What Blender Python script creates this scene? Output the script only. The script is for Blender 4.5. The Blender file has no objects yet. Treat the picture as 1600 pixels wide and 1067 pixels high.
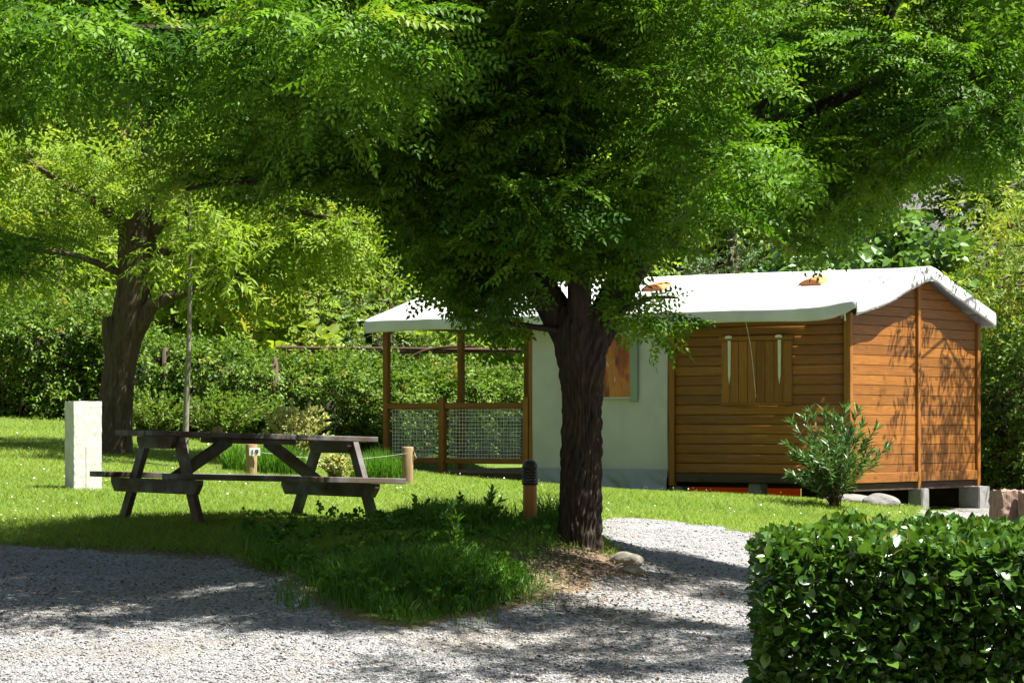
import bpy, bmesh, math, random
import numpy as np
from mathutils import Vector, Matrix, Euler

# ------------------------------------------------------------------ camera, world, sun, exposure
SC = bpy.context.scene
COL = SC.collection
F = 4400.0           # focal length in photograph pixels (1600 wide)
CZ = 1.45            # eye height
cam_data = bpy.data.cameras.new('camera'); cam = bpy.data.objects.new('camera', cam_data); COL.objects.link(cam)
cam.location = (0, 0, CZ); cam.rotation_euler = (math.radians(90), 0, 0)
cam_data.sensor_width = 36; cam_data.lens = F / 1600 * 36; cam_data.shift_y = (665 - 533.5) / 1600
cam_data.clip_start = .1; cam_data.clip_end = 2000
SC.camera = cam
SUN = Vector((.50, -.12, 1.0)).normalized()
world = bpy.data.worlds.new('World'); SC.world = world; world.use_nodes = True
wn = world.node_tree.nodes; wl = world.node_tree.links
sky = wn.new('ShaderNodeTexSky'); sky.sky_type = 'NISHITA'; sky.sun_disc = False
sky.sun_elevation = math.asin(SUN.z); sky.sun_rotation = math.atan2(SUN.x, SUN.y)
wl.new(sky.outputs[0], wn['Background'].inputs[0]); wn['Background'].inputs[1].default_value = .05
sun_data = bpy.data.lights.new('sun', 'SUN'); sun_data.energy = 5.0; sun_data.angle = math.radians(.5); sun_data.color = (1, .965, .90)
sun = bpy.data.objects.new('sun', sun_data); COL.objects.link(sun); sun.location = (10, -3, 25)
sun.rotation_euler = SUN.to_track_quat('Z', 'Y').to_euler()
vs = SC.view_settings; vs.view_transform = 'Standard'; vs.look = 'None'; vs.exposure = 1.95; vs.gamma = 1; vs.use_curve_mapping = False
SC.render.engine = 'CYCLES'; cy = SC.cycles
cy.max_bounces = 4; cy.diffuse_bounces = 2; cy.transmission_bounces = 3; cy.glossy_bounces = 2; cy.use_denoising = True
cy.sample_clamp_indirect = 6

rng = np.random.default_rng(19)
random.seed(19)

def P(u, v, d):      # a place in metres: seen at photograph pixel (u, v), d metres away
    return np.array([(u - 800) / F * d, d, CZ - (v - 665) / F * d])

# ------------------------------------------------------------------ materials
MATS = {}
class NT:
    def __init__(s, name):
        s.m = bpy.data.materials.new(name); s.m.use_nodes = True
        s.n = s.m.node_tree.nodes; s.l = s.m.node_tree.links; s.b = s.n['Principled BSDF']; s.out = s.n['Material Output']
        MATS[name] = s.m
    def node(s, t, **kw):
        n = s.n.new(t)
        for k, v in kw.items():
            if k.startswith('i_'): n.inputs[k[2:].replace('_', ' ')].default_value = v
            else: setattr(n, k, v)
        return n
    def link(s, a, b): s.l.new(a, b)
    def coords(s, scale, kind='Object'):
        tc = s.node('ShaderNodeTexCoord'); mp = s.node('ShaderNodeMapping'); mp.inputs['Scale'].default_value = scale
        s.link(tc.outputs[kind], mp.inputs['Vector']); return mp.outputs[0]
    def noise(s, vec, scale, detail=4, rough=.55, dist=0):
        n = s.node('ShaderNodeTexNoise'); n.inputs['Scale'].default_value = scale; n.inputs['Detail'].default_value = detail
        n.inputs['Roughness'].default_value = rough; n.inputs['Distortion'].default_value = dist
        s.link(vec, n.inputs['Vector']); return n.outputs[0]
    def ramp(s, fac, stops):
        r = s.node('ShaderNodeValToRGB'); e = r.color_ramp.elements
        while len(e) < len(stops): e.new(.5)
        for k, (p, c) in enumerate(stops): e[k].position = p; e[k].color = (*c, 1)
        s.link(fac, r.inputs[0]); return r.outputs[0]
    def mix(s, f, a, b, mode='MIX'):
        n = s.node('ShaderNodeMix', data_type='RGBA', blend_type=mode)
        for k, x in ((0, f), (6, a), (7, b)):
            if isinstance(x, (int, float)): n.inputs[k].default_value = x
            elif isinstance(x, tuple): n.inputs[k].default_value = (*x, 1)
            else: s.link(x, n.inputs[k])
        return n.outputs[2]
    def math(s, op, a, b=0):
        n = s.node('ShaderNodeMath', operation=op)
        for k, x in ((0, a), (1, b)):
            if isinstance(x, (int, float)): n.inputs[k].default_value = x
            else: s.link(x, n.inputs[k])
        return n.outputs[0]
    def bump(s, h, strength=.4, dist=.01):
        b = s.node('ShaderNodeBump'); b.inputs['Strength'].default_value = strength; b.inputs['Distance'].default_value = dist
        s.link(h, b.inputs['Height']); s.link(b.outputs[0], s.b.inputs['Normal'])
    def base(s, c):
        if isinstance(c, tuple): s.b.inputs['Base Color'].default_value = (*c, 1)
        else: s.link(c, s.b.inputs['Base Color'])
    def rough(s, r, spec=.3):
        s.b.inputs['Roughness'].default_value = r; s.b.inputs['Specular IOR Level'].default_value = spec

def wood(name, axis, dark, light, rough=.6, var=.35, spec=.3, grey=None):
    t = NT(name); sc = [9, 9, 9]; sc[axis] = .7
    v = t.coords(tuple(sc)); oi = t.node('ShaderNodeObjectInfo')
    ad = t.node('ShaderNodeVectorMath', operation='ADD'); sc2 = t.node('ShaderNodeVectorMath', operation='SCALE')
    cmb = t.node('ShaderNodeCombineXYZ')
    for k in range(3): t.link(oi.outputs['Random'], cmb.inputs[k])
    t.link(cmb.outputs[0], sc2.inputs[0]); sc2.inputs['Scale'].default_value = 37
    t.link(v, ad.inputs[0]); t.link(sc2.outputs[0], ad.inputs[1]); v = ad.outputs[0]
    g = t.noise(v, 3.0, 6, .65, 1.2); k = t.noise(t.coords((2.2, 2.2, 2.2)), 2.0, 3)
    c = t.ramp(g, [(.28, dark), (.52, tuple((a + b) / 2 for a, b in zip(dark, light))), (.75, light)])
    br = t.math('ADD', t.math('MULTIPLY', oi.outputs['Random'], var), 1 - var / 2)
    hsv = t.node('ShaderNodeHueSaturation'); t.link(c, hsv.inputs['Color']); t.link(br, hsv.inputs['Value'])
    c = hsv.outputs[0]
    kn = t.node('ShaderNodeTexVoronoi'); kn.inputs['Scale'].default_value = 1.1
    sv = [4, 4, 4]; sv[axis] = 1.6
    t.link(t.coords(tuple(sv)), kn.inputs['Vector'])
    knot = t.ramp(kn.outputs['Distance'], [(.07, (1, 1, 1)), (.13, (0, 0, 0))])
    c = t.mix(t.math('MULTIPLY', knot, .6), c, tuple(x * .35 for x in dark))
    if grey: c = t.mix(t.ramp(k, [(.40, (0, 0, 0)), (.62, (1, 1, 1))]), c, grey)
    else: c = t.mix(t.math('MULTIPLY', k, .35), c, tuple(x * .55 for x in dark))
    t.base(c); t.rough(rough, spec); t.bump(g, .35, .004); return t.m

for ax, nm in enumerate('xyz'):
    wood('stain_' + nm, ax, (.155, .053, .007), (.31, .128, .024), .5, .5)
    wood('deck_' + nm, ax, (.10, .065, .045), (.22, .16, .12), .8, .4)
    wood('dark_beam_' + nm, ax, (.035, .022, .014), (.09, .06, .04), .85, .4)
    wood('grey_table_' + nm, ax, (.030, .020, .014), (.085, .058, .042), .75, .4, .3, (.10, .098, .096))
wood('post_wood', 2, (.16, .10, .045), (.38, .27, .14), .8, .3)
wood('old_stump', 2, (.14, .085, .06), (.34, .24, .19), .9, .3)
wood('lamp_wood', 2, (.28, .11, .025), (.42, .18, .045), .5, .2)

def simple(name, col, rough=.6, spec=.3, nscale=12, var=.25, bump=0, metal=0):
    t = NT(name); n = t.noise(t.coords((1, 1, 1)), nscale, 5)
    t.base(t.ramp(n, [(.3, tuple(c * (1 - var) for c in col)), (.7, tuple(min(1, c * (1 + var)) for c in col))]))
    t.rough(rough, spec); t.b.inputs['Metallic'].default_value = metal
    if bump: t.bump(n, bump, .01)
    return t.m
simple('black_plastic', (.018, .019, .022), .45, .4)
simple('lamp_glass', (.35, .33, .30), .3, .5)
simple('galvanised', (.55, .55, .52), .4, .5, 40, .15, 0, .7)
simple('white_plate', (.8, .8, .78), .5)
simple('black_paint', (.01, .01, .01), .6)
simple('rust_iron', (.055, .028, .020), .8, .2, 20, .4)
simple('cord', (.62, .60, .52), .8)
simple('net_cord', (.50, .52, .49), .8)
simple('yellow_piping', (.55, .45, .10), .6)
simple('petal_white', (.85, .85, .82), .7)
simple('petal_yellow', (.8, .6, .05), .7)
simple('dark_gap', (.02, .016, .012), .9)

def canvas(name, col, trans=.25, stain=.25):
    t = NT(name); v = t.coords((1, 1, 1)); n = t.noise(v, 1.6, 6, .65); f = t.noise(t.coords((1, 1, .25)), 5, 4)
    c = t.ramp(n, [(.35, tuple(x * (1 - stain) for x in col)), (.62, col)])
    c = t.mix(t.math('MULTIPLY', f, stain), c, tuple(x * .78 for x in col))
    t.base(c); t.rough(.75, .2); t.bump(t.noise(v, 260, 2), .15, .002)
    tr = t.node('ShaderNodeBsdfTranslucent'); t.link(c, tr.inputs[0]); mx = t.node('ShaderNodeMixShader'); mx.inputs[0].default_value = trans
    t.link(t.b.outputs[0], mx.inputs[1]); t.link(tr.outputs[0], mx.inputs[2]); t.link(mx.outputs[0], t.out.inputs[0]); return t.m
canvas('roof_canvas', (.56, .56, .545), .03, .22)
canvas('wall_canvas', (.46, .445, .47), .05, .14)
canvas('skirt_canvas', (.27, .30, .315), .05, .15)
canvas('flap_canvas', (.24, .28, .24), .05, .1)
canvas('orange_hood', (.62, .24, .10), .3, .1)
canvas('orange_tarp', (.55, .17, .045), .5, .15)

t = NT('curtain_print'); v = t.coords((5.5, 5.5, 1.7)); n = t.noise(v, 1.3, 2, .45, .9)
c = t.ramp(n, [(.30, (.10, .022, .010)), (.42, (.30, .060, .018)), (.54, (.42, .15, .03)), (.64, (.34, .10, .04)), (.74, (.62, .48, .42))])
t.base(c); t.rough(.35, .5)

def leaf(name, dark, light, trans=.35, rough=.45, yellow=None, spec=.35, tcol=(1.25, 1.25, .55)):
    t = NT(name); a = t.node('ShaderNodeAttribute'); a.attribute_name = 'tint'
    st = [(0, dark), (.75, light)] + ([(.93, light), (1, yellow)] if yellow else [])
    c = t.ramp(a.outputs['Fac'], st); t.base(c); t.rough(rough, spec)
    tr = t.node('ShaderNodeBsdfTranslucent'); t.link(t.mix(1.0, c, tcol, 'MULTIPLY'), tr.inputs[0])
    mx = t.node('ShaderNodeMixShader'); mx.inputs[0].default_value = trans
    t.link(t.b.outputs[0], mx.inputs[1]); t.link(tr.outputs[0], mx.inputs[2]); t.link(mx.outputs[0], t.out.inputs[0]); return t.m
leaf('leaf_locust', (.026, .082, .005), (.118, .238, .014), .45, .5, (.20, .25, .03), .2)
leaf('leaf_bright', (.115, .195, .016), (.240, .335, .045), .5, .55, (.28, .28, .05), .2)
leaf('leaf_yellow', (.100, .165, .016), (.220, .290, .035), .5, .5, (.34, .22, .05), .25)
leaf('leaf_silver', (.075, .130, .055), (.150, .220, .090), .35, .55)
leaf('leaf_glossy', (.045, .110, .020), (.110, .200, .035), .3, .28, None, .6)
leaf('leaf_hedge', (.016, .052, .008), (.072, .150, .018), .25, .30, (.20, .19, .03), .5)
leaf('leaf_ivy', (.050, .105, .012), (.150, .240, .035), .38, .5, (.28, .20, .05), .2)
leaf('leaf_oleander', (.035, .090, .020), (.085, .170, .040), .25, .35, (.30, .33, .22), .5)
leaf('grass', (.096, .165, .018), (.210, .295, .055), .45, .6, (.34, .32, .10), .2)
leaf('weed', (.040, .120, .010), (.095, .215, .022), .40, .5, (.22, .24, .08))
leaf('pale_shrub', (.24, .28, .10), (.50, .48, .27), .35, .6, (.48, .24, .20), .2)
leaf('tuft', (.035, .115, .008), (.110, .250, .020), .40, .5, (.20, .30, .05), .2)
leaf('litter', (.05, .032, .018), (.17, .12, .07), .1, .8, (.25, .18, .10), .2, (1, 1, 1))

def bark(name, dark, light):
    t = NT(name); v = t.coords((16, 16, 2.2)); g = t.noise(v, 1.6, 6, .7, .8); b = t.noise(t.coords((3, 3, 3)), 1.5, 4)
    c = t.ramp(g, [(.32, dark), (.68, light)]); c = t.mix(t.ramp(b, [(.52, (0, 0, 0)), (.75, (.5, .5, .5))]), c, (light[0] * .9, light[1] * 1.0, light[2] * .85))
    t.base(c); t.rough(.9, .15); t.bump(g, .8, .02); return t.m
bark('bark_locust', (.013, .010, .008), (.066, .050, .038))
bark('bark_grey', (.028, .021, .016), (.11, .082, .062))
bark('bark_smooth', (.12, .11, .085), (.24, .22, .17))
bark('twig_bark', (.05, .032, .02), (.14, .095, .06))

def concrete(name, col):
    t = NT(name); v = t.coords((1, 1, 1)); n = t.noise(v, 6, 6, .7); vo = t.node('ShaderNodeTexVoronoi'); vo.inputs['Scale'].default_value = 45; t.link(v, vo.inputs['Vector'])
    pit = t.ramp(vo.outputs['Distance'], [(.12, (1, 1, 1)), (.22, (0, 0, 0))]); sel = t.ramp(t.noise(v, 13, 3), [(.52, (0, 0, 0)), (.60, (1, 1, 1))])
    p = t.math('MULTIPLY', pit, sel)
    c = t.ramp(n, [(.3, tuple(x * .72 for x in col)), (.65, col)]); c = t.mix(p, c, tuple(x * .4 for x in col))
    t.base(c); t.rough(.9, .2); t.bump(t.math('SUBTRACT', n, p), .5, .012); return t.m
concrete('concrete_pale', (.56, .545, .50)); concrete('concrete_grey', (.22, .215, .205)); concrete('rock_grey', (.17, .165, .15))
concrete('rock_pale', (.19, .172, .14))

t = NT('lawn_soil'); v = t.coords((1, 1, 1)); n = t.noise(v, 2.5, 8, .7); f = t.noise(v, 40, 5, .7)
a = t.node('ShaderNodeAttribute'); a.attribute_name = 'soil'
gcol = t.ramp(f, [(.3, (.045, .085, .012)), (.7, (.11, .155, .03))]); scol = t.ramp(f, [(.3, (.085, .058, .036)), (.5, (.17, .12, .08)), (.72, (.27, .21, .145))])
scol = t.mix(t.ramp(n, [(.4, (0, 0, 0)), (.6, (1, 1, 1))]), scol, (.15, .105, .07))
t.base(t.mix(a.outputs['Fac'], gcol, scol)); t.rough(.95, .1); t.bump(f, .8, .03)

t = NT('gravel'); v = t.coords((1, 1, 1)); vo = t.node('ShaderNodeTexVoronoi'); vo.inputs['Scale'].default_value = 55; t.link(v, vo.inputs['Vector'])
n = t.noise(v, .9, 7, .65); f = t.noise(v, 30, 4)
hsv = t.node('ShaderNodeSeparateColor'); t.link(vo.outputs['Color'], hsv.inputs[0])
c = t.ramp(hsv.outputs[0], [(0, (.11, .109, .108)), (.5, (.20, .198, .196)), (1, (.32, .317, .312))])
c = t.mix(t.ramp(n, [(.45, (0, 0, 0)), (.70, (.75, .75, .75))]), c, (.19, .165, .135))
t.base(c); t.rough(.9, .2); t.bump(t.math('MULTIPLY', vo.outputs['Distance'], -1), 1.0, .02)

t = NT('stone_chip'); a = t.node('ShaderNodeAttribute'); a.attribute_name = 'tint'
t.base(t.ramp(a.outputs['Fac'], [(0, (.055, .055, .055)), (.5, (.20, .199, .197)), (.985, (.38, .378, .37)), (1, (.24, .18, .13))])); t.rough(.85, .25)

t = NT('hill_ground'); v = t.coords((1, 1, 1)); n = t.noise(v, .25, 8, .7); f = t.noise(v, 3, 6, .7)
c = t.mix(t.ramp(n, [(.50, (0, 0, 0)), (.58, (1, 1, 1))]), t.ramp(f, [(.3, (.03, .055, .012)), (.7, (.10, .13, .03))]), t.ramp(f, [(.3, (.10, .10, .105)), (.7, (.26, .25, .24))]))
t.base(c); t.rough(.95, .1); t.bump(f, 1.0, .4)

# ------------------------------------------------------------------ mesh helpers
def tag(o, label=None, cat=None, group=None, kind=None):
    for k, v in (('label', label), ('category', cat), ('group', group), ('kind', kind)):
        if v: o[k] = v
    return o
def empty(name, loc, rot=(0, 0, 0)):
    o = bpy.data.objects.new(name, None); COL.objects.link(o); o.location = loc; o.rotation_euler = rot; o.empty_display_size = .2; return o
def link(name, me, mat, parent=None):
    if mat and not me.materials: me.materials.append(MATS[mat])
    o = bpy.data.objects.new(name, me); COL.objects.link(o)
    if parent: o.parent = parent
    return o
def raw_mesh(name, V, T, tint=None, smooth=False, attr='tint'):
    V = np.asarray(V, np.float32); T = np.asarray(T, np.int32); k = T.shape[1]
    me = bpy.data.meshes.new(name); me.vertices.add(len(V)); me.vertices.foreach_set('co', V.ravel())
    me.loops.add(T.size); me.loops.foreach_set('vertex_index', T.ravel())
    me.polygons.add(len(T)); me.polygons.foreach_set('loop_start', np.arange(len(T), dtype=np.int32) * k)
    if smooth: me.polygons.foreach_set('use_smooth', np.ones(len(T), bool))
    if tint is not None:
        at = me.attributes.new(attr, 'FLOAT', 'POINT'); at.data.foreach_set('value', np.asarray(tint, np.float32))
    me.update(calc_edges=True); return me
def arr(name, V, T, mat, parent=None, tint=None, smooth=False, attr='tint'):
    o = link(name, raw_mesh(name, V, T, tint, smooth, attr), mat, parent); return o
def box_mesh(name, sx, sy, sz, bev=.006):
    bm = bmesh.new(); bmesh.ops.create_cube(bm, size=1, matrix=Matrix.Diagonal((sx, sy, sz, 1)))
    if bev: bmesh.ops.bevel(bm, geom=bm.edges[:], offset=bev, segments=1, affect='EDGES')
    me = bpy.data.meshes.new(name); bm.to_mesh(me); bm.free(); return me
def slab(name, x0, x1, y0, y1, z0, z1, mat, parent=None, bev=.006):   # axis-aligned in the parent's frame, mesh in that frame
    me = box_mesh(name, x1 - x0, y1 - y0, z1 - z0, bev); me.transform(Matrix.Translation(((x0 + x1) / 2, (y0 + y1) / 2, (z0 + z1) / 2)))
    return link(name, me, mat, parent)
def bar(name, p, q, w, h, mat, parent=None, bev=.006, up=(0, 0, 1)):  # a timber from p to q
    p, q = Vector(p), Vector(q); d = q - p; L = d.length; x = d.normalized(); upv = Vector(up)
    y = upv.cross(x).normalized(); z = x.cross(y)
    me = box_mesh(name, L, w, h, bev); o = link(name, me, mat, parent)
    M = Matrix((x, y, z)).transposed().to_4x4(); M.translation = (p + q) / 2; o.matrix_basis = M; return o
def prism(name, poly, axis, a0, a1, mat, parent=None):   # 2-D polygon extruded along an axis (0 x, 1 y, 2 z)
    n = len(poly); V = []
    for a in (a0, a1):
        for (s, t_) in poly:
            V.append({0: (a, s, t_), 1: (s, a, t_), 2: (s, t_, a)}[axis])
    faces = [tuple(range(n)), tuple(range(2 * n - 1, n - 1, -1))] + [(i, i + n, (i + 1) % n + n, (i + 1) % n) for i in range(n)]
    bm = bmesh.new(); vs_ = [bm.verts.new(v) for v in V]
    for f in faces: bm.faces.new([vs_[i] for i in f])
    bmesh.ops.recalc_face_normals(bm, faces=bm.faces[:]); me = bpy.data.meshes.new(name); bm.to_mesh(me); bm.free()
    return link(name, me, mat, parent)
def tube_arrays(pts, rad, seg=8, cap=True):
    pts = np.asarray(pts, float); n = len(pts); rad = np.broadcast_to(np.asarray(rad, float), (n,))
    tg = np.gradient(pts, axis=0); tg /= np.linalg.norm(tg, axis=1)[:, None] + 1e-9
    ref = np.array([0, 0, 1.]) if abs(tg[0, 2]) < .8 else np.array([0, 1., 0])
    V = []; th = np.arange(seg) / seg * 2 * np.pi
    for i in range(n):
        a = np.cross(ref, tg[i]); a /= np.linalg.norm(a) + 1e-9; b = np.cross(tg[i], a)
        V.append(pts[i] + rad[i] * (np.cos(th)[:, None] * a + np.sin(th)[:, None] * b))
    V = np.concatenate(V); Fq = []
    for i in range(n - 1):
        for j in range(seg):
            k = (j + 1) % seg; A, B, C, D = i * seg + j, i * seg + k, (i + 1) * seg + k, (i + 1) * seg + j
            Fq += [(A, B, C), (A, C, D)]
    if cap:
        for base in (0, (n - 1) * seg):
            for j in range(1, seg - 1): Fq.append((base, base + j, base + j + 1))
    return V, np.array(Fq, int)
def merge(parts):
    Vs, Ts, off = [], [], 0
    for V, T in parts: Vs.append(V); Ts.append(np.asarray(T) + off); off += len(V)
    return np.concatenate(Vs), np.concatenate(Ts)
def spline(pts, n):
    pts = np.asarray(pts, float); m = len(pts); t = np.linspace(0, m - 1, n); out = np.empty((n, pts.shape[1]))
    for k, x in enumerate(t):
        i = min(int(x), m - 2); f = x - i; p0, p1, p2, p3 = pts[max(i - 1, 0)], pts[i], pts[i + 1], pts[min(i + 2, m - 1)]
        out[k] = .5 * (2 * p1 + (p2 - p0) * f + (2 * p0 - 5 * p1 + 4 * p2 - p3) * f * f + (3 * p1 - p0 - 3 * p2 + p3) * f ** 3)
    return out
def lathe_arrays(prof, seg=20):   # profile [(r, z)]
    V = []; th = np.arange(seg) / seg * 2 * np.pi
    for r, z in prof: V.append(np.stack([r * np.cos(th), r * np.sin(th), np.full(seg, z)], 1))
    T = []
    for i in range(len(prof) - 1):
        for j in range(seg):
            k = (j + 1) % seg; T += [(i * seg + j, i * seg + k, (i + 1) * seg + k), (i * seg + j, (i + 1) * seg + k, (i + 1) * seg + j)]
    return np.concatenate(V), np.array(T)
_w = [(rng.normal(size=3), rng.uniform(0, 6.28)) for _ in range(40)]
def wob(p, f, k0=0, n=8):         # smooth pseudo noise, about -1..1
    p = np.asarray(p, float); s = 0
    for (w, ph) in _w[k0:k0 + n]: s = s + np.sin(p @ w[:p.shape[-1]] * f + ph)
    return s / math.sqrt(n) / 1.2

# ------------------------------------------------------------------ terrain
CP = []
def cp(u, d, z): CP.append(((u - 800) / F * d, d, z))
for u in (-300, 400, 800, 1200, 1900):
    cp(u, 6, 0); cp(u, 12, 0); cp(u, 15.8, 0)
for a in [(0, 19, .24), (250, 19, .24), (560, 18, .17), (700, 17.9, .17), (560, 20.4, .58), (700, 20, .53), (420, 20.3, .37), (480, 21, .5), (850, 19.3, .28), (850, 20.8, .52),
          (900, 21.5, .56), (960, 20.5, .38), (1000, 21.3, .36), (1100, 20, .22), (1100, 23, .30), (1100, 29, .41), (1000, 26, .40), (1300, 20, .2), (1550, 20, .18), (1550, 28, .25),
          (-200, 22.3, .49), (0, 22.3, .49), (200, 22, .48), (0, 24, .6), (300, 22.8, .64), (585, 23.6, .633), (700, 22, .62), (850, 23, .6), (186, 24.1, .65), (130, 29, .79), (500, 29, .70), (800, 29, .55),
          (180, 37, 1.09), (390, 34, .85), (640, 34, .74), (-300, 40, 1.35), (0, 40, 1.3), (0, 46, 1.6), (-300, 46, 1.7), (500, 42, 1.08), (350, 43, 1.15), (700, 42, .58), (950, 40.5, .44), (1060, 40, .44), (1330, 38.1, .42),
          (1300, 36.3, .41), (1430, 39.4, .23), (1530, 41, .24), (1440, 35, .26), (1620, 36, .2), (500, 48, 1.4), (800, 47, .8), (1200, 46, .40), (1500, 47, .35), (1250, 42, .33), (1050, 44, .30), (1150, 43.5, .28), (950, 45.5, .35), (1450, 42, .24), (1900, 42, .3), (1900, 30, .2),
          (-500, 60, 2.6), (200, 60, 2.5), (800, 60, 2.2), (1400, 60, 2.2), (2100, 60, 2.2)]: cp(*a)
CP = np.array(CP)
def _phi(r2): return r2 * np.log(r2 + 1e-9) * .5
_n = len(CP); _K = _phi(((CP[:, None, :2] - CP[None, :, :2]) ** 2).sum(-1)) + np.eye(_n) * .15
_A = np.zeros((_n + 3, _n + 3)); _A[:_n, :_n] = _K; _A[:_n, _n] = 1; _A[:_n, _n + 1:] = CP[:, :2]; _A[_n:, :_n] = _A[:_n, _n:].T
_sol = np.linalg.solve(_A, np.concatenate([CP[:, 2], np.zeros(3)]))
def ground(x, y):
    x = np.asarray(x, float); y = np.asarray(y, float); sh = x.shape; q = np.stack([x.ravel(), y.ravel()], 1); out = np.empty(len(q))
    qc = q.copy(); qc[:, 1] = np.clip(qc[:, 1], 5, 62); qc[:, 0] = np.clip(qc[:, 0], -14, 16)
    for i in range(0, len(q), 20000):
        r2 = ((qc[i:i + 20000, None] - CP[None, :, :2]) ** 2).sum(-1); out[i:i + 20000] = _phi(r2) @ _sol[:_n] + _sol[_n] + qc[i:i + 20000] @ _sol[_n + 1:]
    return out.reshape(sh)
def gz(x, y): return float(ground(np.array([x]), np.array([y]))[0])
def edge(pts): return np.array([((u - 800) / F * d, d) for u, d in pts])
# outline of everything green on the near side: lawn + bank (gravel is the rest in front)
GREEN = edge([(-900, 23), (-100, 22.5), (0, 22.3), (200, 21.9), (340, 21.4), (400, 20.6), (440, 19.7), (500, 18.7), (580, 18.0), (660, 17.8), (740, 18.3), (820, 18.9), (900, 19.6), (970, 20.3), (1003, 21.0), (985, 21.8),
              (952, 22.8), (938, 25), (936, 28.5), (960, 29.6), (1050, 29.7), (1120, 29.2), (1180, 28.2), (1260, 26.8), (1360, 26.5), (1425, 28.5), (1438, 33), (1432, 37), (1470, 40), (1560, 44), (2300, 46), (2300, 70), (-1500, 70), (-1500, 25)])
def inside(poly, x, y):
    c = np.zeros(x.shape, bool); n = len(poly)
    for i in range(n):
        x1, y1 = poly[i]; x2, y2 = poly[(i + 1) % n]
        if y1 == y2: continue
        c ^= ((y1 > y) != (y2 > y)) & (x < (x2 - x1) * (y - y1) / (y2 - y1) + x1)
    return c
def edge_dist(poly, x, y):
    best = np.full(x.shape, 1e9)
    for i in range(len(poly)):
        a = poly[i]; b = poly[(i + 1) % len(poly)]; ab = b - a; t_ = np.clip(((x - a[0]) * ab[0] + (y - a[1]) * ab[1]) / (ab @ ab), 0, 1)
        best = np.minimum(best, np.hypot(x - a[0] - t_ * ab[0], y - a[1] - t_ * ab[1]))
    return best
def soil_mask(x, y):    # bare earth round the main tree and the bank foot
    u = x / y * F + 800; e = edge_dist(GREEN[:18], x, y)
    m = np.clip(1.25 - np.hypot((x - .95) / 1.0, (y - 20.3) / 1.5) + .15 * wob(np.stack([x, y], -1), 4), 0, 1) * (u > 740)
    foot = np.clip(1 - e / .22, 0, 1) * (y < 23)
    return np.clip(np.maximum(m * 1.6, foot), 0, 1)
def micro(x, y): return .012 * wob(np.stack([x, y], -1), 5) + .006 * wob(np.stack([x, y], -1), 17, 8)
def grid_axis(segs):
    out = []
    for a, b, s in segs: out.append(np.arange(a, b, s))
    return np.concatenate(out + [[segs[-1][1]]])
gx = grid_axis([(-80, -20, 6), (-20, -7, 1), (-7, 7, .07), (7, 20, 1), (20, 80, 6)]); gy = grid_axis([(-30, 5, 5), (5, 14, .5), (14, 24, .07), (24, 32, .14), (32, 50, .45), (50, 75, 2.5)])
XX, YY = np.meshgrid(gx, gy); ZZ = ground(XX, YY) + micro(XX, YY)
nx, ny = len(gx), len(gy); idx = np.arange(nx * ny).reshape(ny, nx)
Q = np.stack([idx[:-1, :-1], idx[:-1, 1:], idx[1:, 1:], idx[1:, :-1]], -1).reshape(-1, 4)
VV = np.stack([XX, YY, ZZ], -1).reshape(-1, 3)
cxm = VV[Q].mean(1); gm = inside(GREEN, cxm[:, 0] + .06 * wob(cxm[:, :2], 6), cxm[:, 1] + .10 * wob(cxm[:, :2], 5, 6))
def sub(name, sel, mat, tint=None):
    q = Q[sel]; used, inv = np.unique(q, return_inverse=True); o = arr(name, VV[used], inv.reshape(-1, 4), mat, None, None if tint is None else tint[used], True, 'soil'); o['kind'] = 'structure'; return o
soilv = soil_mask(VV[:, 0], VV[:, 1])
sub('lawn', gm, 'lawn_soil', soilv); sub('gravel_drive', ~gm, 'gravel')
# hillside behind
hx = np.arange(-110, 111, 4.); hy = np.arange(58, 240, 4.); HX, HY = np.meshgrid(hx, hy)
HZ = .8 + np.clip(HY - 58, 0, None) * .62 + 1.6 * wob(np.stack([HX, HY], -1), .12) * np.clip((HY - 58) / 12, 0, 1)
hid = np.arange(HX.size).reshape(HX.shape); HQ = np.stack([hid[:-1, :-1], hid[:-1, 1:], hid[1:, 1:], hid[1:, :-1]], -1).reshape(-1, 4)
arr('hillside', np.stack([HX, HY, HZ], -1).reshape(-1, 3), HQ, 'hill_ground', None, None, True)['kind'] = 'structure'
# unseen slope added round behind the camera to cut the skylight
va = np.radians(np.arange(-230, 51, 4.)); vr = np.array([75, 85, 100, 120, 145, 175, 210, 250.]); VA, VR = np.meshgrid(va, vr)
VX = VR * np.cos(VA); VY = 25 + VR * np.sin(VA); VZ = -1 + np.clip(VR - 78, 0, None) * .95 + np.clip((VR - 78) / 20, 0, 1) * 3 * wob(np.stack([VX, VY], -1), .08)
vi = np.arange(VX.size).reshape(VX.shape); VQ = np.stack([vi[:-1, :-1], vi[:-1, 1:], vi[1:, 1:], vi[1:, :-1]], -1).reshape(-1, 4)
VQ = VQ[(np.stack([VX, VY], -1).reshape(-1, 2)[VQ].mean(1)[:, 1] < 56)]
arr('sky_block_slope', np.stack([VX, VY, VZ], -1).reshape(-1, 3), VQ, 'hill_ground', None, None, True)['kind'] = 'structure'
def hill_z(x, y): return .8 + max(y - 58, 0) * .62

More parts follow.
